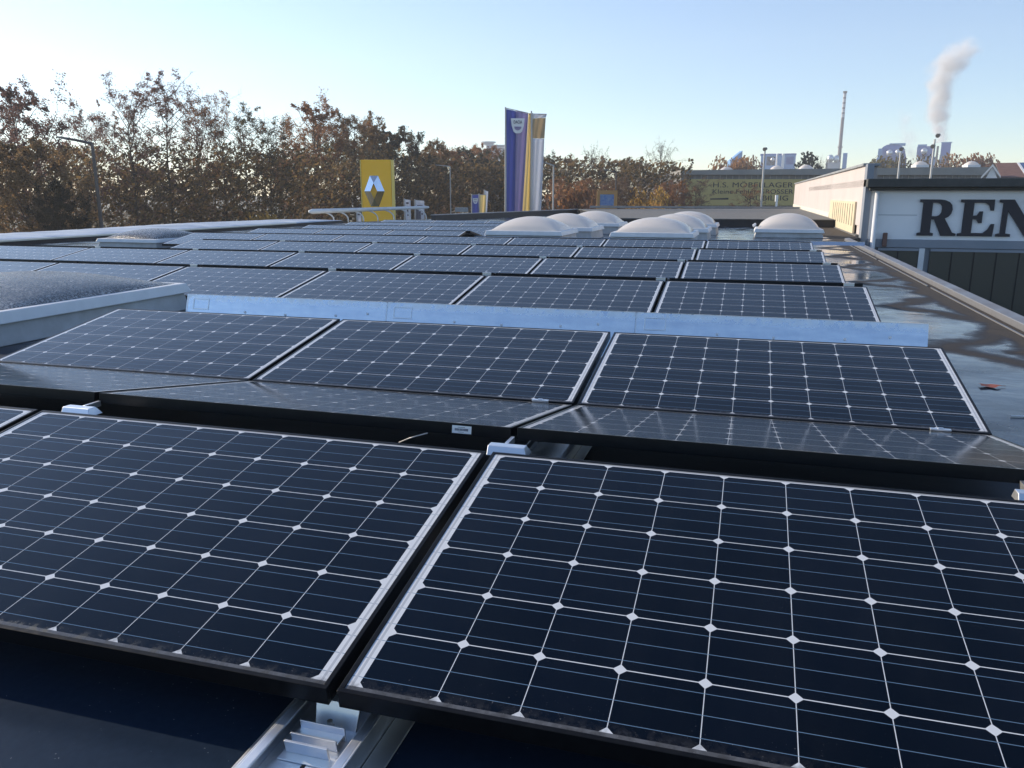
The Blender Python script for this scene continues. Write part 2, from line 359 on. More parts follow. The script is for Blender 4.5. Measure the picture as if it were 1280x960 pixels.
backsp = {0: 'away-tilted panel low behind the front row, its right end at the picture edge', -1: 'away-tilted panel behind the front row with a white barcode sticker on its frame',
          -2: 'away-tilted panel behind the front row at the far left, reflecting the frosted skylight', -3: 'away-tilted panel cut off by the left picture edge behind the front row'}
PANELS = {}
for i, (k0, k1) in FRONT.items():
    for k in range(k1, k0-1, -1):
        n = k1-k+1
        lab = special.get((i, k))
        if not lab:
            if i < 6: lab = f'{ORD[n]} panel from the right end in the {ORD[i-1]} row behind the silver sheet'
            else: lab = f'{ORD[n]} panel from the right in the short row number {i-5} left of the white domes'
        PANELS[(i, k)] = panel(k*GAPP+.0107, yr(i), 0, TILT, lab, GF)
for i in (0, 2, 3, 4, 5, 6, 7, 8):
    k0, k1 = FRONT[i]; k0 = -3 if i == 0 else k0
    for k in range(k1, k0-1, -1):
        n = k1-k+1
        lab = backsp[k] if i == 0 else (f'dark raised edge of away-tilted panel {n} from the right, {ORD[i-1]} row past the silver sheet')
        o = panel(k*GAPP+.0107, yr(i)+1.238, .1675, -TILT, lab, GB); PANELS[('b', i, k)] = o
# barcode sticker on the frame of one away-tilted panel
bp = PANELS[('b', 0, -1)]; bfr = [c for c in bp.children if c.name.startswith('frame')][0]
s_ = MB(); lx = -.181+GAPP-.0107
s_.box(lx-.034, lx+.034, -.0016, -.0004, -.0335, -.0075); s_.cur = 1
xx = lx-.024
while xx < lx+.022:
    wv = rng.choice((.0012, .002, .003)); s_.box(xx, xx+wv, -.0022, -.0017, -.0245, -.0165); xx += wv+rng.choice((.0012, .002))
s_.box(lx-.014, lx+.012, -.0022, -.0017, -.0135, -.0122); s_.box(lx-.012, lx+.008, -.0022, -.0017, -.0295, -.0285)
s_.build('barcode_label', [M['pwhite'], M['pdark']], bfr)

# ---- mounting hardware
rail = empty('base_rail', (-.012, -1.1, RZ), 'aluminium base rail running out from under the foreground panels', 'rail')
m = MB()
L = 3.5
m.box(-.088, .088, 0, L, .003, .008); m.box(-.092, -.088, 0, L, .003, .052); m.box(.088, .092, 0, L, .003, .052)
m.box(-.088, -.070, 0, L, .046, .052); m.box(.070, .088, 0, L, .046, .052)
m.box(-.135, -.094, 0, L, .003, .007); m.box(.094, .135, 0, L, .003, .007)
m.build('channel', M['alu'], rail, bevel=.0012)
m = MB(); m.box(-.068, -.004, 0, 1.02, .0085, .022); m.box(.004, .068, 0, 1.02, .0085, .022); m.build('floor_plate', M['alu'], rail, bevel=.001)
cl = empty('panel_clamp', (-.012, -.02, RZ+.0225), 'empty silver clamp bracket with bolt on the foreground rail', 'clamp')
m = MB(); m.box(-.055, .058, -.070, .060, 0, .003); m.build('base_plate', M['alu'], cl, bevel=.0008)
m = MB(); m.hexa([(-.048, -.050, .003), (.040, -.050, .003), (.040, -.046, .003), (-.048, -.046, .003), (-.048, -.056, .030), (.040, -.056, .030), (.040, -.050, .030), (-.048, -.050, .030)])
m.build('front_fin', M['alu'], cl, bevel=.0008)
m = MB(); m.hexa([(-.050, -.026, .003), (.044, -.026, .003), (.044, -.022, .003), (-.050, -.022, .003), (-.050, -.030, .028), (.044, -.030, .028), (.044, -.026, .028), (-.050, -.026, .028)])
m.box(-.050, .044, -.0215, .004, .015, .018); m.hexa([(-.048, .005, .003), (.046, .005, .003), (.046, .008, .003), (-.048, .008, .003), (-.048, .001, .034), (.046, .001, .034), (.046, .004, .034), (-.048, .004, .034)])
m.build('middle_fin', M['alu'], cl, bevel=.0008)
m = MB(); m.hexa([(-.036, .036, .003), (.050, .036, .003), (.050, .040, .003), (-.036, .040, .003), (-.040, .052, .050), (.054, .052, .050), (.054, .056, .050), (-.040, .056, .050)])
m.build('back_plate', M['alu'], cl, bevel=.0008)
m = MB(); m.tube([(.004, .022, .003), (.004, .022, .018)], .0085, 6); m.tube([(.004, .022, .018), (.004, .022, .029)], .0055, 12); m.build('bolt', M['steel'], cl)

def ridge_bracket(x, label):
    t = empty('ridge_bracket', (x, 1.10, .0), label, 'bracket', 'silver brackets under the first ridge')
    m = MB(); m.hexa([(-.045, -.020, .118), (.085, -.020, .118), (.085, .05, .118), (-.045, .05, .118), (-.045, -.004, .146), (.072, -.004, .146), (.072, .03, .146), (-.045, .03, .146)])
    m.build('bracket_head', M['alu'], t, bevel=.002)
    m = MB(); m.box(-.035, .045, .0, .04, RZ+.055, .1175); m.build('bracket_post', M['alu'], t, bevel=.002)
    m = MB(); m.box(-.006, .006, .0505, .125, .12, .14); m.build('bracket_tongue', M['alu'], t); return t
ridge_bracket(0.0, 'silver ridge bracket in the gap between the two foreground panels')
ridge_bracket(-GAPP+.02, 'silver ridge bracket at the left end of the left foreground panel')
ridge_bracket(1.47, 'silver ridge bracket cut by the right picture edge')
def clip(x, y, z, label, grp, wd=.075, cat='clip'):
    m = MB(); m.box(-wd/2, wd/2, -.010, .010, 0, .006); m.box(-wd/2, wd/2, -.004, .004, -.03, 0); m.box(-.01, .01, -.005, .005, .006, .010)
    o = m.build('panel_clip', M['alu'], bevel=.001); o.location = (x, y, z); tag(o, label, cat, grp); return o
clip(-.16, 2.215, .004, 'small silver clip in the valley left of the middle panel gap', 'silver valley clips')
clip(1.475, 2.215, .004, 'small silver clip in the valley near the right panel end', 'silver valley clips')
for i in (2, 3, 4):
    for k in range(FRONT[i][0]+1, 2):
        if i == 2 and k < -3: continue
        x = k*GAPP-.06 if k < 1 else k*GAPP-.13
        lab = f'small silver ridge clip on the {ORD[i-1]} row past the silver sheet, {ORD[2-k]} from the right'
        clip(x, yr(i)+1.17, .168, lab, 'small silver ridge clips', .085)

m = MB(); pa, pb, pc, pd = ony(499, 553, 1.16), ony(511, 548, 1.13), ony(521, 545, 1.10), ony(534, 541, 1.12); m.tube([pa, pb, pc, pc+Vector((.02, .04, .0))], .0022, 6)
tag(m.build('panel_cable', M['pole'], smooth=True), 'thin pale cable end sticking out below the away-tilted panel behind the left foreground panel', 'cable')
# ---- the wind deflector sheets
def deflector(name, x0, x1, yb, yt, zb, zt, label, seams, grp):
    t = empty(name, (0, 0, 0), label, 'metal sheet')
    for a, b in zip(seams[:-1], seams[1:]):
        m = MB(); m.hexa([(a, yb, zb), (b+.01, yb, zb), (b+.01, yb+.002, zb), (a, yb+.002, zb), (a, yt, zt), (b+.01, yt, zt), (b+.01, yt+.002, zt), (a, yt+.002, zt)])
        m.hexa([(a, yt, zt+.0005), (b+.01, yt, zt+.0005), (b+.01, yt+.05, zt-.006), (a, yt+.05, zt-.006), (a, yt, zt+.003), (b+.01, yt, zt+.003), (b+.01, yt+.05, zt-.003), (a, yt+.05, zt-.003)])
        m.v = [(x, y-(.0028 if False else 0), z-RZ) for x, y, z in m.v]
        o = m.build('sheet', M['sheet'], t); o.location = (0, 0, RZ)
        if grp:
            def on(u, f, off=.003):   # point on the sheet face, u in metres from its left end, f = fraction of the height
                return (a+u, yb+(yt-yb)*f-off, (zb+(zt-zb)*f)-RZ+off*.6)
            q = MB(); q.hexa([on(.004, .30, .001), on(.010, .30, .001), on(.010, .97, .001), on(.004, .97, .001), on(.004, .30, .004), on(.010, .30, .004), on(.010, .97, .004), on(.004, .97, .004)])
            for (u0, u1, f0, f1) in ((.06, .20, .62, .65), (.06, .20, .88, .91), (.06, .068, .65, .88), (.192, .20, .65, .88)):
                q.hexa([on(u0, f0, .001), on(u1, f0, .001), on(u1, f1, .001), on(u0, f1, .001), on(u0, f0, .004), on(u1, f0, .004), on(u1, f1, .004), on(u0, f1, .004)])
            q.build('embossed_slot', M['alu'], t).location = (0, 0, RZ)
            for u_, f_ in ((.52, .60), (.86, .58), (1.27, .62), (1.52, .70)):
                rv = MB(); rv.tube([on(u_, f_, .0005), on(u_, f_, .005)], .009, 8); rv.build('rivet', M['pwhite'], t).location = (0, 0, RZ)
    return t
deflector('wind_deflector', -3.40, 1.74, 3.91, 4.0, RZ+.004, .168, 'long silver blue reflecting metal sheet upright between the panel rows', [-3.40, -1.74, .02, 1.735], True)
deflector('wind_deflector', -4.6, 2.62, 14.22, 14.26, .045, .105, 'narrow grey metal sheet strip in front of the white domes', [-4.6, -2.2, .3, 2.62], False)

# ================================================================== SKYLIGHT DOMES
def skylight(name, cx, cy, wx, wy, curb_top, fl_h, dome_h, label, dmat, group, expo=.5, inset=.10, cm='curb'):
    t = empty(name, (cx, cy, RZ), label, 'skylight', group); H = curb_top-RZ
    m = MB(); x, y, f = wx/2, wy/2, .05
    m.hexa([(-x+.02, -y+.02, .001), (x-.02, -y+.02, .001), (x-.02, y-.02, .001), (-x+.02, y-.02, .001), (-x+f, -y+f, H-fl_h), (x-f, -y+f, H-fl_h), (x-f, y-f, H-fl_h), (-x+f, y-f, H-fl_h)])
    m.build('curb', M[cm], t, bevel=.008)
    m = MB(); m.hexa([(-x, -y, H-fl_h+.002), (x, -y, H-fl_h+.002), (x, y, H-fl_h+.002), (-x, y, H-fl_h+.002), (-x+.03, -y+.03, H), (x-.03, -y+.03, H), (x-.03, y-.03, H), (-x+.03, y-.03, H)])
    m.build('flange', M['white'], t, bevel=.008)
    X, Y = x-inset, y-inset
    def dome(a, b):
        u, v = 2*a-1, 2*b-1; u = math.copysign(abs(u)**.8, u); v = math.copysign(abs(v)**.8, v)
        return (X*u, Y*v, H+.002+dome_h*max(0, (1-u*u)*(1-v*v))**expo)
    m = MB(); m.grid(dome, 28, 28); m.build('dome', dmat, t, smooth=True)
    return t
GD = 'white dome skylights on the roof'
A = 1.62
for (cx, cy, lab) in ((-3.68, 15.35, 'nearest white dome of the left line of three behind the grey sheet strip'), (-3.64, 18.35, 'middle white dome of the left line of three'), (-3.50, 21.5, 'farthest white dome of the left line of three'),
                      (-1.13, 15.35, 'nearest white dome of the middle line of three, in front of two others'), (-1.02, 18.6, 'middle white dome of the middle line, half hidden by the nearest one'), (-.96, 21.7, 'farthest white dome of the middle line, mostly hidden by two domes')):
    ct = .205 if cy < 16 else .165
    skylight('dome_skylight', cx, cy, A, A, ct, .09, .475-ct, lab, M['acryl'], GD, .62)
sk = skylight('dome_skylight', 1.60, 20.85, 1.66, 1.6, .09, .09, .37, 'single white dome skylight on the right beside the cream slatted wall', M['acryl'], GD, .62)
m = MB()
for yy in (-.55, -.2, .2): m.tube([(-.86, yy-.05, .26), (-.80, yy-.05, .30), (-.80, yy+.05, .30), (-.86, yy+.05, .26)], .025, 6)
m.build('hinge', M['white'], sk)
skylight('frosted_skylight', -5.10, 4.02, 1.80, 2.12, 0.12, .085, .16, 'large frosted skylight with a wide white curb at the left picture edge', M['frost'], None, .72, .10)
skylight('frosted_skylight', -11.05, 12.85, 1.45, 1.7, .06, .07, .17, 'smaller frosted skylight far left between panel rows', M['frost'], None, .5, .12)

# ---- barrel rooflight along the left roof edge
t = empty('barrel_rooflight', (-15.2, 8, RZ), 'long pale corrugated barrel rooflight along the left roof edge', 'rooflight')
m = MB()
def barrel(a, b):
    y = a*18.6; th = math.pi*b; wv = .012*math.sin(y*8.5)+.05*math.sin(y*.62+.6)*math.sin(th)
    e = min(1, (18.6-y)/1.8)**.5 if y > 16.8 else 1
    return (1.15*math.cos(th), y, .085+(.095*e+wv*.4)*math.sin(th)**.8)
m.grid(barrel, 260, 18)
def grp():
    mm = noisy('corrugated_plastic', (.58, .60, .62), (.22, .28, .38), .8, .3, r2=.45); return mm  # two-tone noise paints soft glossy light bands into the plastic's colour
m.build('corrugated_sheet', grp(), t, smooth=True)
m = MB(); m.box(1.12, 1.22, -.5, 15.2, .075, .115); m.build('cream_trim', M['cream'], t, bevel=.01)
m = MB(); m.box(-1.15, 1.16, -.4, 18.6, -.2, .072); m.build('curb', M['blackface'], t)

# ---- lamp bar with bent arms at the far left roof edge
t0 = P(386, 264.5, 31); t1 = P(536, 259, 34)
t = empty('lamp_bar', (t0.x, t0.y, 0), 'white lamp tube carried on seven bent arms at the roof edge by the yellow sign', 'lamp bar')
loc = lambda p: Vector(p)-Vector((t0.x, t0.y, 0))
m = MB(); m.tube([loc(t0), loc(t0.lerp(t1, .03)), loc(t0.lerp(t1, .3)), loc(t0.lerp(t1, .97)), loc(t1)], [.05, .10, .085, .06, .04], 10); m.build('lamp_tube', M['white'], t, smooth=True)
for q in (.16, .275, .40, .52, .66, .80, .945):
    p0 = t0.lerp(t1, q-.09); e1 = P(0, 0, 1)  # start on the tube
    base = t0.lerp(t1, q+.03); base = Vector((base.x, base.y, -.16)); mid = []
    for s in range(8):
        a = s/7*math.pi/2; mid.append(loc(Vector((p0.x+(base.x-p0.x)*math.sin(a), p0.y+(base.y-p0.y)*math.sin(a), base.z+.12+(p0.z-base.z-.14)*math.cos(a)))))
    mid.append(loc(base)); m = MB(); m.tube(mid, .03, 6); m.build('bent_arm', M['white'], t, smooth=True)
t = MB(); c = ony(577, 267, 34.5); t.box(-.28, .28, -.15, .15, 0, .2); o = t.build('roof_vent_box', M['coping'], bevel=.02); o.location = (c.x, c.y, .136); tag(o, 'small grey box standing on the far roof parapet', 'vent box')
# dead leaf on the wet roof
m = MB(); n = 15; pts = []
for k in range(n):
    a = 2*math.pi*k/n; rr = .05*(.55+.45*abs(math.cos(2.5*a))); pts.append((rr*math.cos(a)*1.2, rr*math.sin(a), .003+.008*abs(math.cos(a))))
for k in range(n): m.quad((0, 0, .002), pts[k], pts[(k+1) % n])
m.tube([(.04, 0, .008), (.085, .02, .005)], .0015, 4)
o = m.build('fallen_leaf', M['leafred']); o.location = (2.02, 3.68, RZ+.003); tag(o, 'red brown fallen leaf lying on the wet roof at the right', 'leaf')
m = MB(); m.tube([(0, 0, .004), (.12, .02, .004), (.3, .01, .004), (.42, -.02, .004)], .004, 5); o = m.build('loose_cord', M['pwhite']); o.location = (1.95, 3.02, RZ+.002); tag(o, 'short pale cord lying on the wet roof near the leaf', 'cord')

# ================================================================== NEIGHBOURING BUILDING WITH LETTERS
FX, FY = 3.42, 21.0
nb = empty('letter_building', (FX, FY, GZ), 'white building with big dark serif letters above dark green doors', 'building')
def part(name, m, mm, **k):
    m.v = [(x-FX, y-FY, z-GZ) for x, y, z in m.v]; return m.build(name, mm, nb, **k)
m = MB(); m.box(FX, 24, FY, FY+22, -.16, 1.02); part('wall', m, M['wallw'])
m = MB(); m.box(FX+.1, 24, FY-.06, FY+.3, -.36, -.163); part('sill_band', m, M['band'], bevel=.01)
m = MB(); m.box(FX-.06, 24.1, FY-.35, FY+22, 1.10, 1.30); m.box(FX+.02, 24, FY-.2, FY+21, 1.02, 1.098); part('fascia', m, M['fascia'], bevel=.015)
m = MB(); m.box(FX-.02, 24, FY+.02, FY+21, GZ, -.362); part('lower_wall', m, M['band'])
for k in range(5):
    x0 = 3.78 if k == 0 else 4.98+(k-1)*4.1; x1 = 4.72 if k == 0 else x0+3.9
    m = MB(); m.box(x0, x1, FY-.06, FY+.018, -3.6 if k else -3.0, -.44); m.cur = 0
    d = part('door', m, M['door'])
    m = MB(); nn = 2 if k == 0 else 8
    for j in range(1, nn): x = x0+(x1-x0)*j/nn; m.box(x-.012-FX, x+.012-FX, -.072, -.062, -3.6-GZ if k else -3-GZ, -.44-GZ)
    m.build('door_seam', M['dark'], d)
    m = MB(); m.box(x1+.005, x1+.13, FY-.09, FY+.018, -3.7, -.37); part('door_post', m, M['white'])
    m = MB(); m.box(x0, x1, FY-.09, FY+.016, -.437, -.372); part('door_head', m, M['band'])
m = MB(); m.tube([(FX+.22, FY-.12, -4.9), (FX+.22, FY-.12, 1.0)], .06, 12); part('downpipe', m, M['white'], smooth=True)
m = MB(); m.box(FX-.06, FX+.10, FY-.03, FY+.4, -2.5, 1.66); part('corner_pillar', m, M['band'], bevel=.01)
m = MB(); m.box(3.86, 3.96, FY-.16, FY-.065, -.34, .0); part('wall_vent', m, M['tile'], bevel=.01)
REN = [[[(0, 0), (.42, 0), (.42, .07), (.335, .09), (.335, .45), (.41, .45), (.62, 0), (1.0, 0), (1.0, .07), (.91, .09), (.68, .48), (.77, .53), (.83, .61), (.855, .73), (.83, .85), (.76, .93), (.65, .98), (.52, 1), (0, 1), (0, .93), (.09, .91), (.09, .09), (0, .07)],
        [(.335, .54), (.46, .54), (.53, .57), (.575, .64), (.585, .73), (.575, .82), (.53, .88), (.45, .91), (.335, .91)]],
       [[(0, 0), (.88, 0), (.90, .34), (.82, .34), (.75, .19), (.64, .09), (.34, .09), (.34, .47), (.44, .46), (.50, .36), (.58, .36), (.58, .68), (.50, .68), (.44, .57), (.34, .56), (.34, .91), (.62, .91), (.72, .84), (.77, .70), (.85, .70), (.84, 1), (0, 1), (0, .93), (.10, .91), (.10, .09), (0, .07)]],
       [[(0, 0), (.36, 0), (.36, .07), (.235, .09), (.235, .70), (.72, 0), (.90, 0), (.90, .91), (1.02, .93), (1.02, 1), (.64, 1), (.64, .93), (.765, .91), (.765, .40), (.36, 1), (0, 1), (0, .93), (.10, .91), (.10, .09), (0, .07)]]]
m = MB(); m.box(FX+.3, 4.6, FY-.006, FY-.001, .425, .437)
for xj in (9.2, 13.4, 17.6): m.box(xj, xj+.012, FY-.006, FY-.001, -.155, 1.015)
part('panel_joint', m, M['band'])
x = 4.63
for gl, adv in zip(REN, (.90, .83, 1.0)):
    me = curve_mesh([[(px*.86, py*.87) for px, py in p] for p in gl], .05, 'letter'); o = link_mesh('letter', me, M['navy'], nb)
    o.location = (x-FX, -.035, -.06-GZ); o.rotation_euler = (R(90), 0, 0); x += adv
# the pinkish boundary wall with the cream slatted part
pk = empty('parapet_wall', (3.36, 40, GZ), 'long sunlit pinkish wall with a cream slatted lower part facing the roof', 'wall')
m = MB(); m.box(0, .045, -18.6, 18, .14-GZ, 1.62-GZ); m.box(.048, .3, -18.5, 18, 0, 1.60-GZ); m.build('wall', M['wallp'], pk)
m = MB(); m.box(-.06, .34, -18.65, 18.05, 1.622-GZ, 1.69-GZ); m.build('coping', M['coping'], pk, bevel=.01)
m = MB(); m.box(-.05, -.002, -17.6, -10.2, RZ+.03-GZ, .74-GZ); sp = m.build('slatted_panel', M['slat'], pk)
m = MB(); yy = -17.2
while yy < -11.3: m.box(-.054, -.0505, yy, yy+.09, RZ+.22-GZ, .68-GZ); yy += .62
m.build('slat_gap', M['dark'], sp)
m = MB(); m.box(-.08, .046, -18.6, -9, RZ-.6-GZ, RZ+.028-GZ); m.build('plinth', M['gravel'], pk)
m = MB(); m.box(-.03, -.003, -9.8, 18, .137-GZ, .30-GZ); m.build('skirting', M['cream'], pk)

# ================================================================== FURNITURE STORE, CHIMNEY, PLANT
cu_, su_ = math.cos(YAW), math.sin(YAW)
ROTV = -YAW          # objects facing the camera squarely: local x = picture right
def facing(name, px, py, d, label, cat, group=None, turn=0.0):
    p = P(px, py, d); rz = ROTV-math.atan((px-640)/FOC)*turn; return empty(name, (p.x, p.y, GZ), label, cat, group, (0, 0, rz)), p.z-GZ
SD = 115; sc = SD/FOC
st, hh = facing('store_building', 1000, 212, SD, 'low dark furniture store with ochre advertising board behind the trees', 'store')
def lx(px): return (px-1000)*sc
def lz(py): return P(1000, py, SD).z-GZ
m = MB(); m.box(lx(852), lx(1420), 0, 40, 0, lz(218)); m.build('wall', M['shed'], st)
m = MB(); m.hexa([(lx(850), -.6, lz(218.5)), (lx(1422), -.6, lz(219)), (lx(1422), 40, lz(219)), (lx(850), 40, lz(218.5)), (lx(850), -.6, lz(213)), (lx(1422), -.6, lz(206.5)), (lx(1422), 40, lz(206.5)), (lx(850), 40, lz(213))]); m.build('roof', M['shedroof'], st)
m = MB()
for k in range(72): x_ = lx(853)+k*.9; m.box(x_, x_+.12, -.08, -.005, 0, lz(219.2))
m.build('cladding_rib', M['shedroof'], st)
m = MB(); m.box(lx(858), lx(1062), -.30, -.09, lz(257), lz(224)); bd = m.build('advertising_board', M['olive'], st)
for txt, px, py, size, bold in (('H.S. MÖBELLAGER', 891, 234.2, 6.3, 0), ('Kleine Fehler GROSSER NACHLASS', 891, 242.2, 5.6, 0), ('SAUBILLIG', 932, 250.6, 6.2, 0)):
    me = text_mesh(txt, size*sc/.72, .05, 'lettering', bold, 1.05); o = link_mesh('lettering', me, M['lett'], bd); o.rotation_euler = (R(90), 0, 0)
    wd = max(v.co.x for v in me.vertices); tgt = {'H': (992-891), 'K': (1046-891), 'S': (987-932)}[txt[0]]*sc; f = tgt/wd
    o.scale = (f, 1, 1); o.location = (lx(px), -.33, lz(py))
m = MB(); m.hexa([(lx(889), -.35, lz(249.6)), (lx(912), -.35, lz(249.6)), (lx(912), -.31, lz(249.6)), (lx(889), -.31, lz(249.6)), (lx(889), -.35, lz(248.2)), (lx(912), -.35, lz(247.3)), (lx(912), -.31, lz(247.3)), (lx(889), -.31, lz(248.2))]); m.build('arrow_bar', M['lett'], bd)
for px, py, lab in ((908, 213, 'leftmost small white dome on the furniture store roof'), (971, 211.5, 'small white dome on the store roof right of the thin lamp post'), (1007, 210.5, 'small white dome on the store roof below the dark pine'), (1150, 206, 'low white dome on the store roof below the blue plant'), (1214, 206, 'white dome on the store roof left of the brown gable')):
    d0 = SD+4; p = P(px, py+1.5, d0); k = d0/FOC
    t = empty('store_skylight', (p.x, p.y, p.z-.2), lab, 'skylight', 'white domes on the store roof', (0, 0, ROTV))
    m = MB(); m.box(-8*k, 8*k, -.8, .8, 0, .35); m.build('curb', M['white'], t)
    m = MB(); m.grid(lambda a, b: (7.5*k*(2*a-1), .8*(2*b-1), .36+4.6*k*max(0, (1-(2*a-1)**2)*(1-(2*b-1)**2))**.6), 12, 8); m.build('dome', M['acryl'], t, smooth=True)

# gabled house at the right picture edge
d0 = 70; k = d0/FOC; hs, h0 = facing('gabled_house', 1245, 222, d0, 'brown tiled gabled house with blue roof panels at the right picture edge', 'house', None, 1.0)
def hz(py): return P(1245, py, d0).z-GZ
m = MB(); m.box(-14*k, 90*k, 0, 8, 0, hz(224)); m.build('wall', M['wallw'], hs)
def slope(x0, x1, x2, x3, y, off):   # bottom-left, bottom-right, top-right, top-left in photo pixels from the gable
    return [(x0*k, -.5-off, hz(222.5)), (x1*k, -.5-off, hz(222.5)), (x2*k, 5-off, hz(202.2)), (x3*k, 5-off, hz(202.2)), (x0*k, -.5-off, hz(221.7)), (x1*k, -.5-off, hz(221.7)), (x2*k, 5-off, hz(201.4)), (x3*k, 5-off, hz(201.4))]
m = MB(); m.hexa(slope(6, 32, 20, -4, 0, 0)); rf = m.build('roof', M['tile'], hs)
m = MB(); m.hexa(slope(35.2, 95, 95, 23.2, 0, .05)); m.build('roof_panel', M['pv'], rf)
m = MB(); m.hexa(slope(32.2, 35, 23, 20.2, 0, .12)); m.build('verge_board', M['white'], hs)
m = MB(); q = lambda x0, y0, x1, y1, wv: m.hexa([(x0*k, -1.1, hz(y0+wv)), (x1*k, -1.1, hz(y1+wv)), (x1*k, -.75, hz(y1+wv)), (x0*k, -.75, hz(y0+wv)), (x0*k, -1.1, hz(y0)), (x1*k, -1.1, hz(y1)), (x1*k, -.75, hz(y1)), (x0*k, -.75, hz(y0))])
q(-16, 221, -5, 205.5, 3); q(-5, 205.5, 5, 220, 3); m.build('bargeboard', M['white'], hs)
m = MB(); m.hexa([(-11*k, -.9, hz(224)), (2*k, -.9, hz(224)), (2*k, -.1, hz(224)), (-11*k, -.1, hz(224)), (-5.6*k, -.9, hz(210)), (-4.4*k, -.9, hz(210)), (-4.4*k, -.1, hz(210)), (-5.6*k, -.1, hz(210))]); m.build('gable', M['wallw'], hs)

# chimney: tapering, red-white-banded upper half drawn as silver bands
d0 = 700; k = d0/FOC; ch, h0 = facing('chimney', 1056.5, 114, d0, 'tall thin brown factory chimney with pale bands near its top', 'chimney')
m = MB(); N = 24
for a in range(N):
    z0, z1 = h0*a/N, h0*(a+1)/N; r0 = k*(2.5-.8*(a/N)); r1 = k*(2.5-.8*((a+1)/N)); m.cur = 0
    m.tube([(0, 0, z0), (0, 0, z1)], [r0, r1], 12, cap=(a in (0, N-1)))
m.build('shaft', M['brick'], ch)
for a, z in enumerate((.965, .92, .875, .83, .785)):
    m = MB(); r0 = k*(2.5-.8*z)+.1; m.tube([(0, 0, h0*z-1.6), (0, 0, h0*z+1.2)], [r0+.03, r0], 12); m.build('band', M['conc'], ch)
for z in (.30, .66):
    pass
m = MB(); r0 = k*1.8+.5; m.tube([(0, 0, h0-1.5), (0, 0, h0)], r0, 12); m.build('rim', M['fascia'], ch)
m = MB(); zg = P(1056, 183, d0).z-GZ; m.tube([(0, 0, zg-.5), (0, 0, zg+.5)], k*3.0, 12); m.build('gallery', M['brick'], ch)
def plant(name, px, d, label, items, cat='plant building'):
    t, _ = facing(name, px, 240, d, label, cat, None, 1.0); k = d/FOC
    Z = lambda py: P(px, py, d).z-GZ
    for (kind, nm, x0, x1, yt, yb, mm) in items:
        a, b = (x0-px)*k, (x1-px)*k; m = MB(); dep = max(4, (b-a)*.6)
        off = {'box': 0, 'ball': -dep*.9, 'round': 0, 'pipe': -3}[kind]
        if kind == 'box': m.box(a, b, off, dep, Z(yb), Z(yt))
        elif kind == 'ball': m.sphere(((a+b)/2, -3.2-(b-a)/2, (Z(yt)+Z(yb))/2), (b-a)/2, 12, (Z(yt)-Z(yb))/(b-a))
        elif kind == 'pipe': m.tube([((a+b)/2, -3, Z(yb)), ((a+b)/2, -3, Z(yt))], (b-a)/2, 10)
        elif kind == 'round':
            n = 10; w_ = b-a; h = Z(yt)-Z(yb); poly = [(a, 0), (b, 0)]
            for s in range(n+1): u = 1-s/n; poly.append((a+w_*u, h*(.62+.38*(1-abs(2*u-1)**3)**.6)))
            m.v = [(x, 0, z+Z(yb)) for x, z in poly]+[(x, dep, z+Z(yb)) for x, z in poly]; c_ = len(poly)
            m.f = [tuple(range(c_)), tuple(range(2*c_-1, c_-1, -1))]+[(i, i+c_, (i+1) % c_+c_, (i+1) % c_) for i in range(c_)]; m.mi = [0]*len(m.f)
        m.build(nm, M[mm], t, smooth=(kind in ('ball',)))
    return t
plant('blue_plant', 1110, 620, 'rounded blue process building with silver tanks right of the chimney', [('round', 'hall', 1093, 1127, 181, 230, 'blue'), ('box', 'front_bay', 1100, 1124, 187, 230, 'lblue'), ('box', 'side_bay', 1094, 1099, 186, 230, 'lblue'), ('ball', 'tank', 1103.5, 1111, 188, 196, 'silver'), ('ball', 'tank', 1113, 1120.5, 187.5, 195.5, 'silver'), ('box', 'roof_unit', 1106, 1124, 180, 183, 'lblue')])
plant('blue_plant', 1152, 625, 'blue process tower with a silver tank behind the tall lamp posts', [('box', 'tower', 1141.5, 1161.5, 183.5, 196, 'blue'), ('box', 'cap', 1142, 1152, 181.2, 183.2, 'lblue'), ('ball', 'tank', 1146, 1153.5, 186, 194, 'silver'), ('box', 'base', 1143, 1164, 196.5, 235, 'lblue'), ('pipe', 'vent_pipe', 1163, 1165.5, 184, 210, 'fascia')])
plant('cooling_tower', 1176, 640, 'square blue cooling tower under the large steam plume', [('box', 'tower', 1170.5, 1181, 179.5, 235, 'blue'), ('box', 'rim', 1170, 1182, 178.4, 179.4, 'lblue'), ('box', 'base', 1170, 1181.4, 194, 235, 'lblue')], 'cooling tower')
plant('glazed_plant', 966, 560, 'wide blue glazed plant building behind the store roof', [('box', 'hall', 949, 990, 194.5, 235, 'lblue'), ('box', 'roof_slab', 948, 990.5, 192.6, 194.3, 'blue'), ('box', 'window_bay', 956, 966, 196, 207, 'dark'), ('pipe', 'column', 967, 969, 193, 230, 'pwhite'), ('pipe', 'column', 973.5, 977, 193, 230, 'pwhite'), ('ball', 'tank', 960.5, 965.5, 197.5, 202.5, 'silver'), ('box', 'window_bay', 979, 988, 196.5, 206, 'blue')])
plant('tank_plant', 1041, 600, 'small cluster of white tanks and a blue tower beside the chimney', [('ball', 'tank', 1031, 1039, 194, 204, 'silver'), ('ball', 'tank', 1038.5, 1045, 194.5, 205, 'silver'), ('box', 'tank_base', 1030, 1046, 203, 235, 'conc'), ('box', 'tower', 1049, 1054, 192, 235, 'lblue'), ('box', 'frame', 1030.5, 1032, 197, 230, 'fascia')])
d0 = 420; t, _ = facing('glass_pyramid', 921, 200, d0, 'pale slanted glass tower top above the orange trees', 'tower'); k = d0/FOC; Z = lambda py: P(921, py, d0).z-GZ
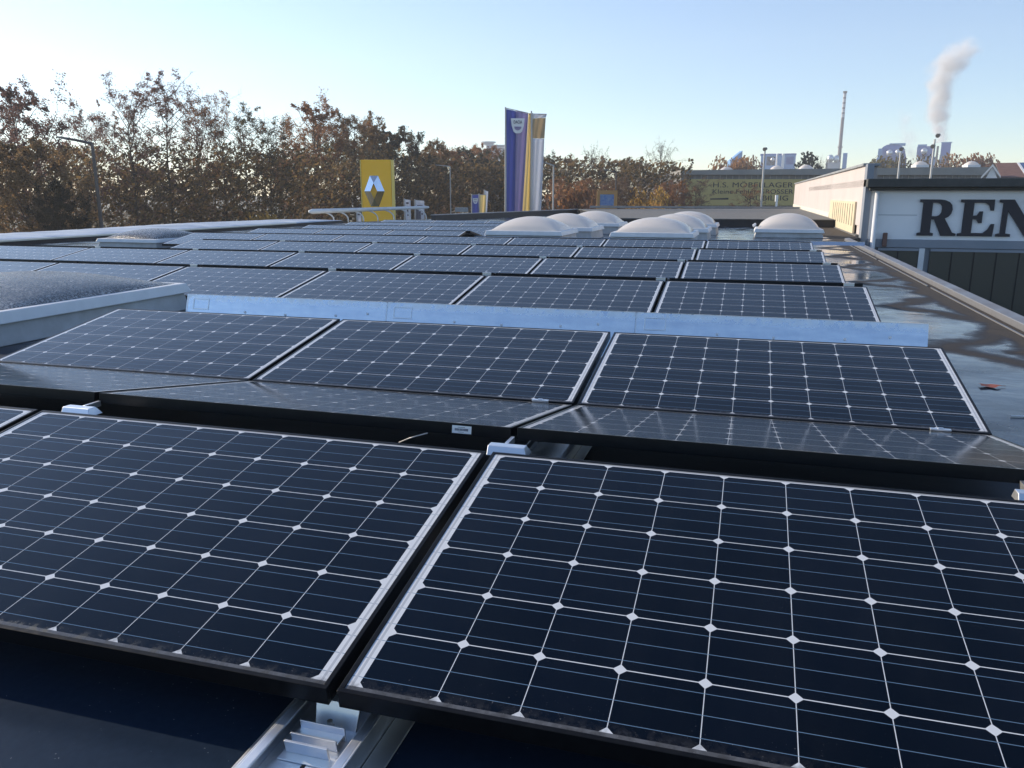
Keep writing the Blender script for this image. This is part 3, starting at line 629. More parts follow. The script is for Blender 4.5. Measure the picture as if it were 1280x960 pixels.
m = MB(); m.hexa([(-8*k, 0, Z(230)), (6.5*k, 0, Z(230)), (6.5*k, 6, Z(230)), (-8*k, 6, Z(230)), (-8*k, 0, Z(201)), (6.5*k, 0, Z(188.5)), (6.5*k, 6, Z(188.5)), (-8*k, 6, Z(201))]); m.build('glass_front', M['lblue'], t)
d0 = 520; t, _ = facing('tower_block', 616, 185, d0, 'pale tower block with a round top peeking over the trees', 'building'); k = d0/FOC; Z = lambda py: P(616, py, d0).z-GZ
m = MB(); m.box(-8*k, 22*k, 0, 14, 0, Z(181)); bw = m.build('wall', M['conc'], t)
m = MB()
for a in range(6): m.box(-7.6*k, 21.6*k, -.3, -.02, Z(183.2+a*3.2), Z(182+a*3.2))
m.build('window_band', M['band'], t)
m = MB(); m.tube([(-6*k, 6, Z(181)+.02), (-6*k, 6, Z(178.3))], 7*k, 20); m.tube([(-6*k, 6, Z(178.2)), (-6*k, 6, Z(176.6))], 9.5*k, 20); m.build('round_top', M['conc'], t)

# ================================================================== SIGNS, FLAGS, LAMPS
d0 = 44; k = d0/FOC; t, _ = facing('pylon_sign', 473, 240, d0, 'tall yellow pylon sign with a chrome diamond emblem', 'sign'); Z = lambda py: P(473, py, d0).z-GZ
m = MB(); m.box(-20.5*k, 16.5*k, 0, .35, 0, Z(200)); m.build('face_panel', M['yellow'], t, bevel=.02)
m = MB(); m.box(16.8*k, 19.6*k, -.03, .38, 0, Z(200.3)); m.build('edge_panel', M['yellowp'], t, bevel=.01)
m = MB(); m.box(-21.6*k, -20.7*k, -.03, .38, 0, Z(200.3)); m.build('edge_panel', M['yellowp'], t)
# faceted diamond ring
cx, cz = -4.8*k, Z(239); W, Hh = 12.6*k, 18.8*k
top_w = 5.0*k
outer = [(0, 0)]
def dia(fx, fz, y): return [(cx-W*fx, y, cz), (cx-top_w*fx, y, cz+Hh*fz), (cx+top_w*fx, y, cz+Hh*fz), (cx+W*fx, y, cz), (cx+top_w*fx, y, cz-Hh*fz), (cx-top_w*fx, y, cz-Hh*fz)]
m = MB()
O_ = dia(1, 1, -.005); I_ = [(cx-W*.40, -.005, cz), (cx, -.005, cz+Hh*.47), (cx, -.005, cz+Hh*.47), (cx+W*.40, -.005, cz), (cx, -.005, cz-Hh*.47), (cx, -.005, cz-Hh*.47)]
I_ = [(cx-W*.34, -.02, cz), (cx, -.02, cz+Hh*.52), (cx, -.02, cz+Hh*.52), (cx+W*.34, -.02, cz), (cx, -.02, cz-Hh*.52), (cx, -.02, cz-Hh*.52)]
Mi = [(p[0], -.24, p[2]) for p in I_]
for a in range(6):
    b = (a+1) % 6
    if I_[a] == I_[b]: m.quad(O_[a], O_[b], Mi[a])
    else: m.quad(O_[a], O_[b], Mi[b], Mi[a]); m.quad(Mi[a], Mi[b], I_[b], I_[a])
m.build('diamond_emblem', M['chrome'], t)

def flagpole(name, d, px, ptop, lab, parts, group=None, cat='flag'):
    """parts: list of (name, mat, left edge [(px,py) top,bottom], right edge [(px,py)...], fold amplitude)"""
    t, _ = facing(name, px, 240, d, lab, cat, group); k = d/FOC; Z = lambda py: P(px, py, d).z-GZ
    m = MB(); m.tube([(0, 0, 0), (0, 0, Z(ptop))], [.07, .045], 8); m.build('pole', M['pole'], t)
    out = {}
    for (nm, mm, l0, l1, r0, r1, amp, y0) in parts:
        def fn(a, b):
            xl = l0[0]+(l1[0]-l0[0])*b; xr = r0[0]+(r1[0]-r0[0])*b; yl = l0[1]+(l1[1]-l0[1])*b; yr_ = r0[1]+(r1[1]-r0[1])*b
            x = xl+(xr-xl)*a; y = yl+(yr_-yl)*a
            return ((x-px)*k, y0-amp*math.sin(a*5.2+b*1.3)*(.3+.7*a)-amp*.4*math.sin(a*13+b*3), Z(y))
        m = MB(); m.grid(fn, 16, 24); o = m.build(nm, M[mm], t, smooth=True); sm = o.modifiers.new('s', 'SOLIDIFY'); sm.thickness = .006; out[nm] = o
    m = MB(); l0 = parts[0][2]; r0 = parts[-1][4]; m.tube([(0, 0, Z(ptop+1)), ((r0[0]-px)*k, -.02, Z(r0[1]-.3))], .022, 6); m.build('top_arm', M['pole'], t)
    return t, k, Z
t, k, Z = flagpole('banner_flag', 45, 632, 136.5, 'large blue violet banner flag with a white cup shaped emblem', [('cloth_blue', 'fblue', (632.6, 138.5), (631.6, 285), (645, 141), (643, 285), .06, .05), ('cloth_violet', 'fviolet', (645, 141), (643, 285), (660, 144), (652, 285), .08, .03)], 'large banner flags')
def emblem(t, k, Z, px0, cx_, cy_, s, y):
    m = MB()
    def cup(hw, ht, hb, yo): return [((cx_-px0-hw*s)*k, yo, Z(cy_-ht*s)), ((cx_-px0-hw*.88*s)*k, yo, Z(cy_+.10*s)), ((cx_-px0-hw*.62*s)*k, yo, Z(cy_+hb*.78*s)), ((cx_-px0-hw*.3*s)*k, yo, Z(cy_+hb*s)), ((cx_-px0+hw*.3*s)*k, yo, Z(cy_+hb*s)), ((cx_-px0+hw*.62*s)*k, yo, Z(cy_+hb*.78*s)), ((cx_-px0+hw*.88*s)*k, yo, Z(cy_+.10*s)), ((cx_-px0+hw*s)*k, yo, Z(cy_-ht*s))]
    a = cup(1, 1, 1.15, y); m.quad(*a); m.quad(*[(p[0], p[1]+.012, p[2]) for p in a][::-1])
    o = m.build('emblem', M['pwhite'], t)
    m = MB(); n = 8; bt = []
    for q in range(n+1): th = math.pi*q/n; bt.append(((cx_-px0-.52*s*math.cos(th))*k, y-.012, Z(cy_+.18*s+.55*s*math.sin(th))))
    m.quad(*bt); m.build('emblem_smile', M['fviolet'], o)
    me = text_mesh('DACIA', .62*s*k, .004, 'lettering', .002); lt = link_mesh('lettering', me, M['pdark'], o); lt.rotation_euler = (R(90), 0, 0)
    wd = max(v.co.x for v in me.vertices); lt.scale = (1.25*s*k/wd, 1, 1); lt.location = ((cx_-px0-.62*s)*k, y-.016, Z(cy_-.25*s))
emblem(t, k, Z, 632, 647, 158.5, 8.4, -.16)
flagpole('banner_flag', 46.5, 663.6, 141, 'narrow yellow banner flag folded between the violet and the white one', [('cloth', 'fyel', (660.2, 143.5), (651.5, 290), (664.2, 144), (664.2, 290), .10, .05)], 'large banner flags')
flagpole('banner_flag', 47.5, 664.5, 143.5, 'white banner flag with a tan square at its top', [('cloth_tan', 'ftan', (664.8, 150), (665.2, 174), (681.3, 149), (679.9, 174), .07, .0), ('cloth_white', 'fwhite', (665.2, 174.2), (664, 290), (679.9, 174.2), (675.6, 290), .07, .0), ('hem', 'fwhite', (664.8, 145.2), (664.8, 149.8), (682.4, 145.2), (681.4, 148.8), .05, .0)], 'large banner flags')
t, k, Z = flagpole('small_banner', 62, 589.6, 242.5, 'small blue banner with white emblem left of the big flags', [('cloth', 'fblue', (590, 244), (589.5, 285), (598, 243.5), (598.5, 285), .06, .0)], 'small banners beyond the roof')
emblem(t, k, Z, 589.6, 594.2, 251, 3.2, -.14)
flagpole('small_banner', 63, 598.8, 242, 'small yellow banner between the blue and the white small one', [('cloth', 'fyel', (599, 243.5), (598.6, 285), (607.5, 244), (606, 285), .06, .0)], 'small banners beyond the roof')
flagpole('small_banner', 64, 605.4, 237, 'thin white banner right of the small yellow banner', [('cloth', 'fwhite', (605.6, 238), (606.4, 285), (610.4, 239.5), (607.5, 285), .05, .0)], 'small banners beyond the roof')
def printed(px0, px1, yt, lab, blocks):
    t, k, Z = flagpole('printed_banner', 58, px0, yt-1, lab, [('cloth', 'fwhite', (px0+.5, yt), (px0+1.6, 285), (px1, yt+1.3), (px1-.2, 285), .03, .0)], 'printed white banners')
    m = MB()
    for (x0, x1, y0, y1) in blocks: m.box((x0-px0)*k, (x1-px0)*k, -.075, -.068, Z(y1), Z(y0))
    m.build('print', M['pdark'], t)
printed(505, 512.9, 249, 'narrow white banner with dark print right of the yellow sign', [(507.5, 510.5, 252.8, 255), (508, 510.2, 258, 259), (508, 510, 262, 266), (508.6, 510, 268, 270)])
printed(518.2, 530, 250, 'wider white banner showing a dark car shape', [(521, 528, 256.4, 257.4), (519.5, 523, 259.5, 275), (523.1, 525.5, 264, 275), (526.2, 528, 266.5, 268.5)])
printed(444.5, 450.5, 265, 'little white banner seen between the bent lamp arms', [(446, 449, 267.5, 269)])
# small blue board in an orange frame
d0 = 70; t, _ = facing('notice_board', 759, 250, d0, 'blue patterned board in a wooden frame under the brown trees', 'board'); k = d0/FOC; Z = lambda py: P(759, py, d0).z-GZ
m = MB(); m.box(-9*k, 8.5*k, 0, .06, Z(257), Z(243)); bo = noisy('blue_print', (.04, .12, .40), (.16, .28, .42), 3.5, .5); m.build('board_face', bo, t)
m = MB()
for (a, b, c_, e) in ((-13, -9.2, 238, 300), (8.7, 12.5, 238, 300), (-9.1, 8.6, 238, 242.8), (-9.1, 8.6, 257.2, 262)): m.box(a*k, b*k, -.05, .1, Z(e), Z(c_))
m.build('board_frame', M['orange'], t)

def street_lamp(px, ptop, d, arm, label, group, r=.06, mm='dpole', head=None):
    t, _ = facing('street_lamp', px, 240, d, label, 'street lamp', group); k = d/FOC; Z = lambda py: P(px, py, d).z-GZ
    m = MB(); m.tube([(0, 0, 0), (0, 0, Z(ptop))], [r*1.2, r*.8], 8); m.build('pole', M[mm], t)
    if arm:
        m = MB(); m.tube([(0, 0, Z(ptop)-.03), (arm[0]*k*.4, 0, Z(ptop+arm[1]*.4)), (arm[0]*k*.75, 0, Z(ptop+arm[1]*.75))], [r*.8, r*.7, r*.6], 6); m.build('arm', M[mm], t)
        m = MB(); a = arm[0]; m.hexa([(a*k*.7, -.12, Z(ptop+arm[1]*.7)-.09), (a*k, -.12, Z(ptop+arm[1])-.06), (a*k, .12, Z(ptop+arm[1])-.06), (a*k*.7, .12, Z(ptop+arm[1]*.7)-.09), (a*k*.7, -.10, Z(ptop+arm[1]*.7)+.07), (a*k, -.10, Z(ptop+arm[1])+.03), (a*k, .10, Z(ptop+arm[1])+.03), (a*k*.7, .10, Z(ptop+arm[1]*.7)+.07)]); m.build('lamp_head', M['lamp'], t)
    elif head:
        for hx, hy in head:
            m = MB(); m.tube([(hx*k-.16, -.2, Z(hy)), (hx*k+.14, .1, Z(hy)+.1)], [.22, .15], 10); m.build('floodlight', M['lamp'], t)
    return t
street_lamp(122, 180, 46, (-41, -8), 'dark street lamp with a long arm among the left trees', None, .11)
street_lamp(563, 208, 90, (-24, -2), 'thin grey street lamp in front of the dark trees between sign and flags', None, .07, 'pole')
street_lamp(691.5, 207, 62, (-14, -4.5), 'grey street lamp just right of the big flags', None, .07, 'pole')
street_lamp(769.5, 215, 75, (-16, -3), 'grey street lamp above the blue notice board', None, .07, 'dpole')
street_lamp(952.5, 189, 92, None, 'thin grey mast with one floodlight before the ochre board', 'floodlight masts', .12, 'pole', [(0.3, 187.5)])
street_lamp(1120.5, 191, 88, None, 'shorter floodlight mast above the letter building', 'floodlight masts', .12, 'pole', [(1.0, 187.5)])
street_lamp(1161, 175, 84, None, 'taller floodlight mast with two lamps above the letter building', 'floodlight masts', .12, 'pole', [(3.5, 171), (-1.2, 184)])
m = MB(); k = 90/FOC; p = P(970.5, 252, 90); m.box(-1.6*k, 1.6*k, -.1, .1, 0, 8*k); m.box(-1.3*k, 1.3*k, -.105, -.1, -6*k, 0); o = m.build('ventilation_post', M['pwhite']); o.location = p; o.rotation_euler = (0, 0, ROTV); tag(o, 'small white box post in front of the ochre board lower edge', 'post')

# ================================================================== TREES
def leafmat(name, cols, tr=.5):
    m = mat(name, cols[0], .75); g = NG(m); gi = g.new('ShaderNodeNewGeometry'); r = gi.outputs['Random Per Island']
    n = len(cols); c = g.ramp(r, [(i/(n-1), cols[i]) for i in range(n)]); g.put(g.b.inputs['Base Color'], c); g.b.inputs['Specular IOR Level'].default_value = .3
    o = [x for x in g.n if x.type == 'OUTPUT_MATERIAL'][0]; t = g.new('ShaderNodeBsdfTranslucent'); g.put(t.inputs[0], c); mx = g.new('ShaderNodeMixShader'); mx.inputs[0].default_value = tr
    g.t.links.new(g.b.outputs[0], mx.inputs[1]); g.t.links.new(t.outputs[0], mx.inputs[2]); g.t.links.new(mx.outputs[0], o.inputs[0]); return m
LM = {
 'purple': leafmat('leaf_purple_brown', [(.13, .075, .07), (.19, .105, .09), (.23, .13, .095), (.15, .11, .105)]),
 'rust': leafmat('leaf_rust', [(.21, .10, .055), (.29, .14, .065), (.34, .18, .075), (.17, .09, .06)]),
 'brown': leafmat('leaf_brown', [(.15, .105, .06), (.23, .15, .07), (.28, .17, .075), (.12, .085, .05)]),
 'olive': leafmat('leaf_olive', [(.09, .09, .042), (.15, .13, .05), (.20, .15, .06), (.075, .07, .035)]),
 'dark': leafmat('leaf_dark', [(.045, .05, .034), (.075, .07, .044), (.11, .09, .052)]),
 'orange': leafmat('leaf_orange', [(.26, .12, .035), (.34, .17, .05), (.20, .10, .04), (.15, .08, .04)]),
 'gold': leafmat('leaf_gold', [(.40, .23, .05), (.46, .29, .07), (.28, .16, .05)]),
 'black': leafmat('leaf_blackish', [(.014, .018, .012), (.028, .028, .018), (.04, .034, .022)]),
 'pine': leafmat('leaf_pine', [(.018, .03, .018), (.03, .045, .025)]),
 'pale': leafmat('leaf_pale_brown', [(.17, .115, .075), (.23, .15, .09), (.14, .10, .075)]),
}
def unit(r):
    while True:
        v = Vector((r.uniform(-1, 1), r.uniform(-1, 1), r.uniform(-1, 1)))
        if .05 < v.length < 1: return v.normalized()
def grow(seed, H, base, spread, nlimb, leafy, per, size, shape='round', trunk_r=None, up_=.55, ntw=7):
    r = random.Random(seed); wood = MB(); lf = MB(); tr = trunk_r or H*.014
    tp = []; x = y = 0
    for i in range(9):
        tp.append(Vector((x, y, H*.97*i/8))); x += r.uniform(-.02, .02)*H*.6; y += r.uniform(-.02, .02)*H*.6
    wood.tube(tp, [tr*(1-.9*i/8) for i in range(9)], 7)
    def at(t): i = min(7, int(t*8)); return tp[i].lerp(tp[i+1], t*8-i)
    def leaf(p, s):
        s *= .46
        n = unit(r); a = n.orthogonal().normalized(); b = n.cross(a); a = a*s*r.uniform(.7, 1.2); b = b*s*r.uniform(.4, .8)
        lf.quad(p-a, p-b*.9, p+a, p+b)
    for li in range(nlimb):
        t = base+(1-base)*((li+r.random()*.8)/nlimb)**.9; t = min(t, .985); az = li*2.399+r.uniform(-.5, .5)
        q = (t-base)/(1-base)
        prof = {'round': math.sin(math.pi*min(1, .18+.80*q))**.7, 'tall': .55+.45*math.sin(math.pi*q), 'cone': 1-.85*q, 'vase': .5+.6*q*(1.35-q)*1.5}[shape]
        Ln = spread*prof*r.uniform(.75, 1.15); el = up_*(.55+.6*q)*r.uniform(.7, 1.3)
        d = Vector((math.cos(az)*math.cos(el), math.sin(az)*math.cos(el), math.sin(el))); p = at(t); pts = [p]
        for s in range(4):
            d = (d+unit(r)*.22+Vector((0, 0, .10 if shape != 'cone' else -.05))).normalized(); p = p+d*Ln/4; pts.append(p)
        lr = max(.018, tr*.42*(1-.55*q)); wood.tube(pts, [lr, lr*.8, lr*.6, lr*.42, lr*.25], 5, cap=False)
        lfy = r.random()
        for sb in range(5):
            u = .28+.72*sb/4; i = min(3, int(u*4)); sp = pts[i].lerp(pts[i+1], u*4-i); sdv = (d*.5+unit(r)*.9+Vector((0, 0, .25))).normalized(); sl_ = Ln*.42*r.uniform(.6, 1.1); sq = [sp]
            for s in range(3): sdv = (sdv+unit(r)*.25).normalized(); sq.append(sq[-1]+sdv*sl_/3)
            wood.tube(sq, [lr*.38, lr*.30, lr*.2, lr*.1+.004], 4, cap=False)
            has = (lfy*.5+r.random()*.6) < leafy
            for tw in range(ntw):
                u = r.uniform(.25, 1); i = min(2, int(u*3)); bp_ = sq[i].lerp(sq[i+1], u*3-i); td = (sdv*.6+unit(r)).normalized(); tl = sl_*.55*r.uniform(.5, 1.1)
                e1 = bp_+td*tl*.5+unit(r)*tl*.08; e2 = e1+(td+unit(r)*.4).normalized()*tl*.5
                wood.tube([bp_, e1, e2], [lr*.14+.004, lr*.10+.003, .003], 3, cap=False)
                if has or r.random() < leafy*.15:
                    for q_ in range(int(per*3.1)):
                        f = r.random(); c = bp_.lerp(e1, f*2) if f < .5 else e1.lerp(e2, f*2-1); leaf(c+unit(r)*tl*.55*r.random(), size*r.uniform(.6, 1.25))
    return wood, lf
def bush(seed, Wd, H, n, size):
    r = random.Random(seed); wood = MB(); lf = MB(); blobs = [(Vector((r.uniform(-.5, .5)*Wd*.8, r.uniform(-.5, .5)*Wd*.6, H*r.uniform(.2, .72))), r.uniform(.2, .38)*min(Wd, H*1.2)) for _ in range(11)]
    for c, rad in blobs: wood.tube([(c.x*.15, c.y*.15, 0), c*.55+Vector((0, 0, H*.05)), c+Vector((0, 0, rad*.5))], [.05, .035, .01], 4, cap=False)
    for k in range(n):
        c, rad = r.choice(blobs); p = c+unit(r)*rad*r.random()**.45; p.z = max(.05, p.z)
        nrm = unit(r); a = nrm.orthogonal().normalized(); b = nrm.cross(a); s = size*r.uniform(.6, 1.3); lf.quad(p-a*s, p-b*s*.6, p+a*s, p+b*s*.6)
    return wood, lf
PROTO = {}
def proto_tree(key, wl, H, W):
    wood, lf = wl; wm = bpy.data.meshes.new('trunk'); wm.from_pydata(wood.v, [], wood.f); wm.materials.append(M['bark']); wm.polygons.foreach_set('use_smooth', [True]*len(wm.polygons))
    lm = bpy.data.meshes.new('crown'); lm.from_pydata(lf.v, [], lf.f); lm.materials.append(LM['brown']); wm.update(); lm.update(); zs = sorted(v[2] for v in lf.v); H = zs[int(len(zs)*.998)]; PROTO[key] = (wm, lm, H, W)
proto_tree('sparseA', grow(1, 16, .28, 4.2, 28, .50, 6, .16, 'tall', trunk_r=.17), 16, 6)
proto_tree('sparseB', grow(2, 16, .30, 4.6, 28, .54, 6, .16, 'vase', up_=.8, trunk_r=.17), 16, 6)
proto_tree('leafyA', grow(3, 15, .22, 5.2, 30, .78, 9, .19, 'round'), 15, 8)
proto_tree('leafyB', grow(5, 15, .18, 4.8, 32, .85, 9, .20, 'tall'), 15, 7)
proto_tree('denseA', grow(6, 13, .12, 5.6, 34, 1.2, 12, .22, 'round', up_=.45), 13, 9)
proto_tree('denseB', grow(7, 13, .10, 4.8, 36, 1.2, 12, .22, 'tall', up_=.5), 13, 8)
proto_tree('bareA', grow(8, 14, .25, 4.8, 30, .06, 2, .14, 'round', up_=.8, ntw=7), 14, 8)
proto_tree('pineA', grow(9, 12, .25, 3.4, 34, 1.2, 14, .2, 'round', up_=.2), 12, 5)
proto_tree('shrubA', bush(11, 6, 4.2, 5200, .15), 4.2, 6)
proto_tree('shrubB', bush(12, 5, 3.4, 4200, .14), 3.4, 5)
GT, GS = 'autumn trees beyond the roof', 'shrubs under the autumn trees'
def tree(kind, tint, px, ptop, d, label, wid=None, name='autumn_tree', rot=None, grp=GT, cat='tree'):
    wm, lm, H, W = PROTO[kind]; top = P(px, ptop, d); s = (top.z-GZ)/H; t = empty(name, (top.x, top.y, GZ), label, cat, grp, (0, 0, rot if rot is not None else rng.uniform(0, 6.28)))
    sx = s if wid is None else wid*d/FOC/W
    sx = max(.55*s, min(1.6*s, sx)); t.scale = (sx, sx, s)
    for nm, me in (('trunk', wm), ('crown', lm)):
        o = bpy.data.objects.new(nm, me); COL.objects.link(o); o.parent = t
        if nm == 'crown': o.material_slots[0].link = 'OBJECT'; o.material_slots[0].material = LM[tint]
    return t
T_ = [
 ('leafyA', 'purple', 8, 98, 50, 'large purple brown tree cut by the left picture edge', 130),
 ('denseA', 'brown', 28, 172, 47, 'broad dense brown tree below the purple one at the left edge', 150),
 ('denseB', 'black', 72, 226, 44, 'low black green bushy tree left of the dark street lamp', 75),
 ('sparseA', 'purple', 103, 124, 62, 'thin nearly bare tree above the dark street lamp', 55),
 ('leafyB', 'orange', 96, 178, 70, 'low orange brown tree behind the dark street lamp', 60),
 ('sparseB', 'purple', 150, 88, 60, 'tall thin tree with a bare airy top, left of a twin', 90),
 ('sparseA', 'rust', 138, 140, 66, 'reddish sparse tree right of the street lamp', 60),
 ('sparseA', 'purple', 200, 88, 62, 'tallest thin half bare tree, right of its twin', 90),
 ('sparseB', 'purple', 236, 100, 66, 'airy half bare tree behind the tallest thin tree', 80),
 ('sparseB', 'rust', 274, 118, 64, 'rusty brown tree with open trunk below its crown', 75),
 ('sparseA', 'olive', 300, 128, 67, 'olive leaved sparse tree left of a dark one', 70),
 ('sparseB', 'dark', 330, 130, 66, 'sparse tree with dark leaf clumps before the broad russet tree', 65),
 ('denseA', 'brown', 180, 205, 78, 'dense brown low tree under the tall thin twins', 120),
 ('denseB', 'brown', 262, 200, 80, 'dense brown low tree under the rusty tree', 110),
 ('leafyA', 'rust', 388, 122, 84, 'broad russet tree with airy rounded top in the left middle', 105),
 ('denseA', 'rust', 378, 186, 80, 'dense red brown tree low under the broad russet tree', 120),
 ('leafyB', 'brown', 440, 140, 88, 'brown tree directly behind the yellow pylon sign', 75),
 ('leafyA', 'brown', 466, 150, 94, 'dark brown crown to the right above the yellow sign', 70),
 ('denseA', 'dark', 494, 158, 95, 'dark dense round tree right above the yellow sign', 95),
 ('leafyB', 'olive', 418, 170, 90, 'olive brown tree left of the yellow sign', 60),
 ('denseB', 'brown', 534, 176, 104, 'brown dense tree left of the thin grey street lamp', 70),
 ('denseA', 'rust', 560, 182, 112, 'reddish dense tree behind the thin grey street lamp', 75),
 ('denseB', 'dark', 590, 186, 112, 'dark tree left of the big blue flag', 60),
 ('denseA', 'rust', 606, 180, 128, 'reddish tree top below the pale tower block', 70),
 ('denseB', 'dark', 628, 190, 115, 'dark tree directly behind the blue flag', 70),
 ('leafyA', 'dark', 684, 190, 110, 'dark tree behind the right lamp of the big flags', 55),
 ('leafyA', 'pale', 716, 194, 118, 'pale brown tree right of the big flags', 75),
 ('leafyB', 'rust', 722, 222, 84, 'small reddish brown tree low in front of the pale one', 70),
 ('bareA', 'pale', 742, 180, 100, 'thin bare tree with wispy top right of the big flags', 60),
 ('leafyB', 'brown', 772, 196, 125, 'brown tree above the blue notice board', 70),
 ('leafyA', 'pale', 796, 200, 130, 'pale brown tree left of the bare round tree', 70),
 ('bareA', 'pale', 826, 175, 112, 'bare round tree with fine twigs against the sky', 62),
 ('leafyA', 'brown', 850, 204, 130, 'brown tree right of the bare round tree', 60),
 ('leafyB', 'pale', 780, 222, 92, 'low pale tree right of the notice board', 70),
 ('leafyB', 'rust', 846, 226, 92, 'low rusty tree beside the golden shrub', 50),
 ('sparseB', 'pale', 870, 218, 96, 'sparse pale tree covering the left end of the ochre board', 50),
 ('sparseA', 'rust', 940, 230, 95, 'sparse reddish tree standing before the ochre board', 46),
 ('shrubA', 'orange', 901, 197, 190, 'orange tree behind the left part of the store roof', 34),
 ('shrubB', 'orange', 928, 199, 195, 'orange tree right of the glass tower top', 26),
 ('shrubA', 'pale', 944, 198, 200, 'pale brown tree left of the glazed plant building', 32),
 ('pineA', 'pine', 1010, 190, 170, 'dark pine standing behind the store roof', 26),
 ('bareA', 'pale', 1026, 196, 190, 'small bare tree between the pine and the chimney', 18),
 ('shrubA', 'brown', 1185, 195, 210, 'brown tree crowns below the cooling tower', 44),
 ('shrubB', 'rust', 1208, 194, 215, 'reddish tree behind the white roof dome at the right', 36),
 ('shrubA', 'rust', 1240, 195, 215, 'reddish tree above the brown gable', 40),
 ('shrubB', 'olive', 1108, 197, 210, 'olive tree left of the tall floodlight mast', 40),
 ('shrubA', 'dark', 1126, 196, 205, 'dark small tree behind the shorter floodlight mast', 22),
]
for a in T_:
    kind, tint, px, pt, d, lab, wd = a
    tree(kind, tint, px, pt, d, lab, wd, 'pine_tree' if kind == 'pineA' else ('bare_tree' if kind == 'bareA' else 'autumn_tree'))
tree('shrubA', 'gold', 826, 236, 88, 'bright golden shrub below the bare round tree', 36, 'shrub', grp=GS, cat='shrub')
tree('shrubB', 'gold', 328, 267, 60, 'small golden shrub at the left roof edge', 22, 'shrub', grp=GS, cat='shrub')
tree('shrubB', 'rust', 712, 232, 78, 'red brown leafy shrub right of the grey street lamp', 52, 'shrub', grp=GS, cat='shrub')
# dense undergrowth that nobody could count, from the left picture edge to the store
u = MB(); ur = random.Random(21)
xs = -140
while xs < 846:
    d = (62 if xs < 330 else 62+(xs-330)*.14) if xs < 640 else 100
    base = P(xs, 247, d); hh = (5.2+.9+ (44 if xs < 340 else (40 if xs < 640 else 36))*d/FOC)*ur.uniform(.85, 1.15)
    for _ in range(520 if xs < 640 else 480):
        p = Vector((base.x+ur.uniform(-2.4, 2.4), base.y+ur.uniform(-2.5, 6), GZ+hh*ur.random()**.85)); nrm = unit(ur); a = nrm.orthogonal().normalized(); b = nrm.cross(a); s = ur.uniform(.09, .26)*d/75
        u.quad(p-a*s, p-b*s*.6, p+a*s, p+b*s*.6)
    xs += 11 if xs < 640 else 14
LM['under'] = leafmat('leaf_undergrowth', [(.07, .055, .035), (.12, .085, .042), (.18, .115, .048), (.05, .05, .03), (.23, .145, .055), (.08, .06, .04)])
tag(u.build('undergrowth', LM['under']), 'dense brown autumn undergrowth filling the foot of the tree line', 'undergrowth', kind='stuff')

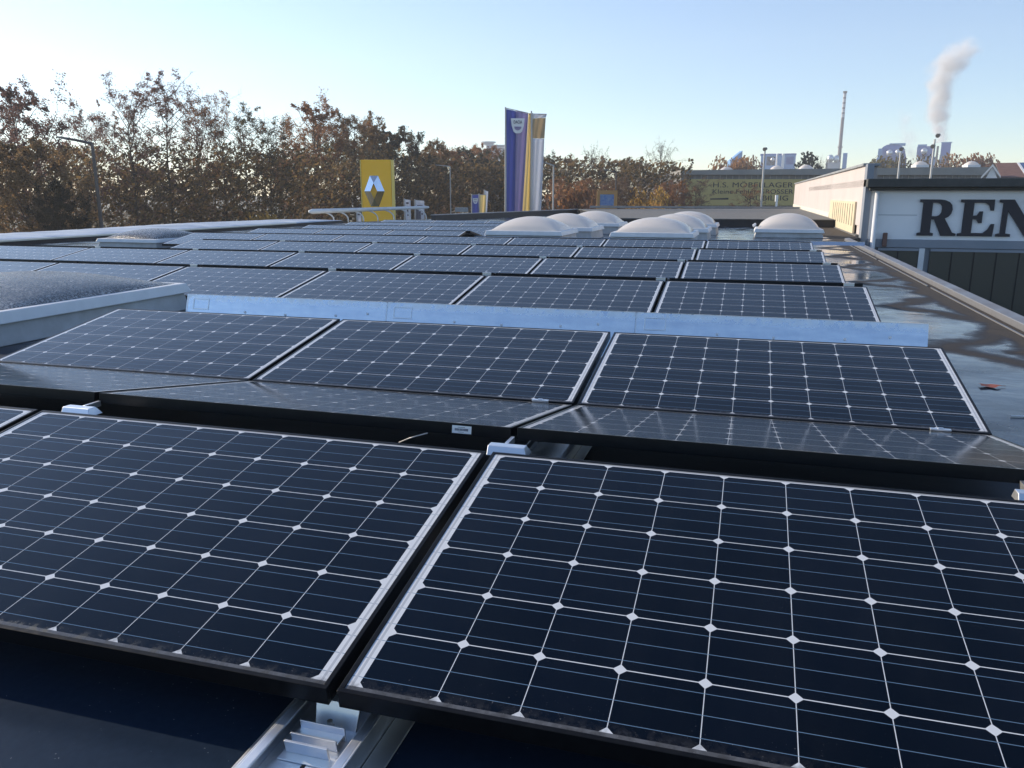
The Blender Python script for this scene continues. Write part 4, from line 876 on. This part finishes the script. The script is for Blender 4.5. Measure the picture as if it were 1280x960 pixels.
# ================================================================== STEAM AND HAZE
def plume(name, path, label, dens):
    """steam column: a bounding sleeve whose density fades from a wandering axis, both given by ramps over height"""
    px0, py0, d0 = path[0][:3]; c0 = P(px0, py0, d0); k = d0/FOC; rz = ROTV-math.atan((px0-640)/FOC)
    top = P(px0, path[-1][1], d0).z-c0.z; hs_ = [(P(px0, q[1], d0).z-c0.z)/top for q in path]; X = [(q[0]-px0)*k for q in path]; RR = [q[3]*k for q in path]
    XM = max(abs(x) for x in X)+1; RM = max(RR)
    m = MB(); m.tube([(x, 0, h*top) for x, h in zip(X, hs_)], [r*1.25 for r in RR], 20)
    mt = bpy.data.materials.new(name); mt.use_nodes = True; t = mt.node_tree; t.nodes.clear(); o = t.nodes.new('ShaderNodeOutputMaterial')
    pv = t.nodes.new('ShaderNodeVolumePrincipled'); pv.inputs['Color'].default_value = (.98, .97, .97, 1); pv.inputs['Anisotropy'].default_value = .2
    g = NG(mt); lo = g.obj(); warp = g.new('ShaderNodeTexNoise'); g.put(warp.inputs['Vector'], lo); warp.inputs['Scale'].default_value = .075; warp.inputs['Detail'].default_value = 4
    wv = g.new('ShaderNodeVectorMath', operation='MULTIPLY_ADD'); g.put(wv.inputs[0], warp.outputs['Color']); wv.inputs[1].default_value = (17, 17, 8); wv.inputs[2].default_value = (-8.5, -8.5, -4)
    ad = g.new('ShaderNodeVectorMath', operation='ADD'); g.put(ad.inputs[0], lo); g.put(ad.inputs[1], wv.outputs[0]); x, y, z = g.sep(ad.outputs[0])
    f = g.m('DIVIDE', z, top); rp = g.new('ShaderNodeValToRGB'); g.put(rp.inputs[0], f); e = rp.color_ramp.elements; rp.color_ramp.interpolation = 'EASE'
    while len(e) < len(path): e.new(.5)
    for i, h in enumerate(hs_): e[i].position = min(1, max(0, h)); e[i].color = ((X[i]/XM+1)/2, RR[i]/RM, 0, 1)
    sc_ = g.new('ShaderNodeSeparateColor'); g.put(sc_.inputs[0], rp.outputs[0]); ax = g.m('MULTIPLY', g.m('SUBTRACT', g.m('MULTIPLY', sc_.outputs[0], 2), 1), XM); rr = g.m('MULTIPLY', sc_.outputs[1], RM)
    dx = g.m('SUBTRACT', x, ax); dist = g.m('DIVIDE', g.m('SQRT', g.m('ADD', g.m('MULTIPLY', dx, dx), g.m('MULTIPLY', y, y))), rr)
    fall = g.rng(dist, .15, 1.0, 1, 0); fall = g.m('MULTIPLY', fall, fall); thin = g.m('MULTIPLY', g.rng(f, .1, .9, 1, .5), g.rng(f, .82, 1.0, 1, 0))
    n1 = g.rng(g.noise(lo, .10, 5, .65), .36, .62, .08, 1)
    t.links.new(g.m('MULTIPLY', g.m('MULTIPLY', g.m('MULTIPLY', fall, n1), thin), dens), pv.inputs['Density']); t.links.new(pv.outputs[0], o.inputs['Volume'])
    ob = m.build(name, mt); ob.location = c0; ob.rotation_euler = (0, 0, rz); tag(ob, label, 'steam', kind='stuff'); return ob
plume('steam', [(1175, 178, 640, 11), (1172, 160, 640, 14), (1168, 140, 640, 17), (1169, 118, 640, 19), (1170, 98, 640, 22), (1176, 82, 640, 27), (1187, 68, 640, 27), (1197, 52, 640, 22)], 'white steam plume rising above the cooling tower', .75)
plume('steam', [(1143, 205, 618, 13), (1136, 188, 618, 15), (1131, 170, 618, 15), (1126, 152, 618, 14), (1121, 134, 618, 12)], 'faint thin steam rising left of the tall lamp mast', .10)
hz_ = MB(); hz_.box(-620, 420, -30, 760, GZ-1, 128)
hm = bpy.data.materials.new('haze'); hm.use_nodes = True; t = hm.node_tree; t.nodes.clear(); o = t.nodes.new('ShaderNodeOutputMaterial'); pv = t.nodes.new('ShaderNodeVolumePrincipled')
pv.inputs['Color'].default_value = (.90, .93, 1, 1); pv.inputs['Density'].default_value = .00052; pv.inputs['Anisotropy'].default_value = .3; t.links.new(pv.outputs[0], o.inputs['Volume'])
tag(hz_.build('haze', hm), 'thin autumn haze over the whole place', 'haze', kind='stuff')
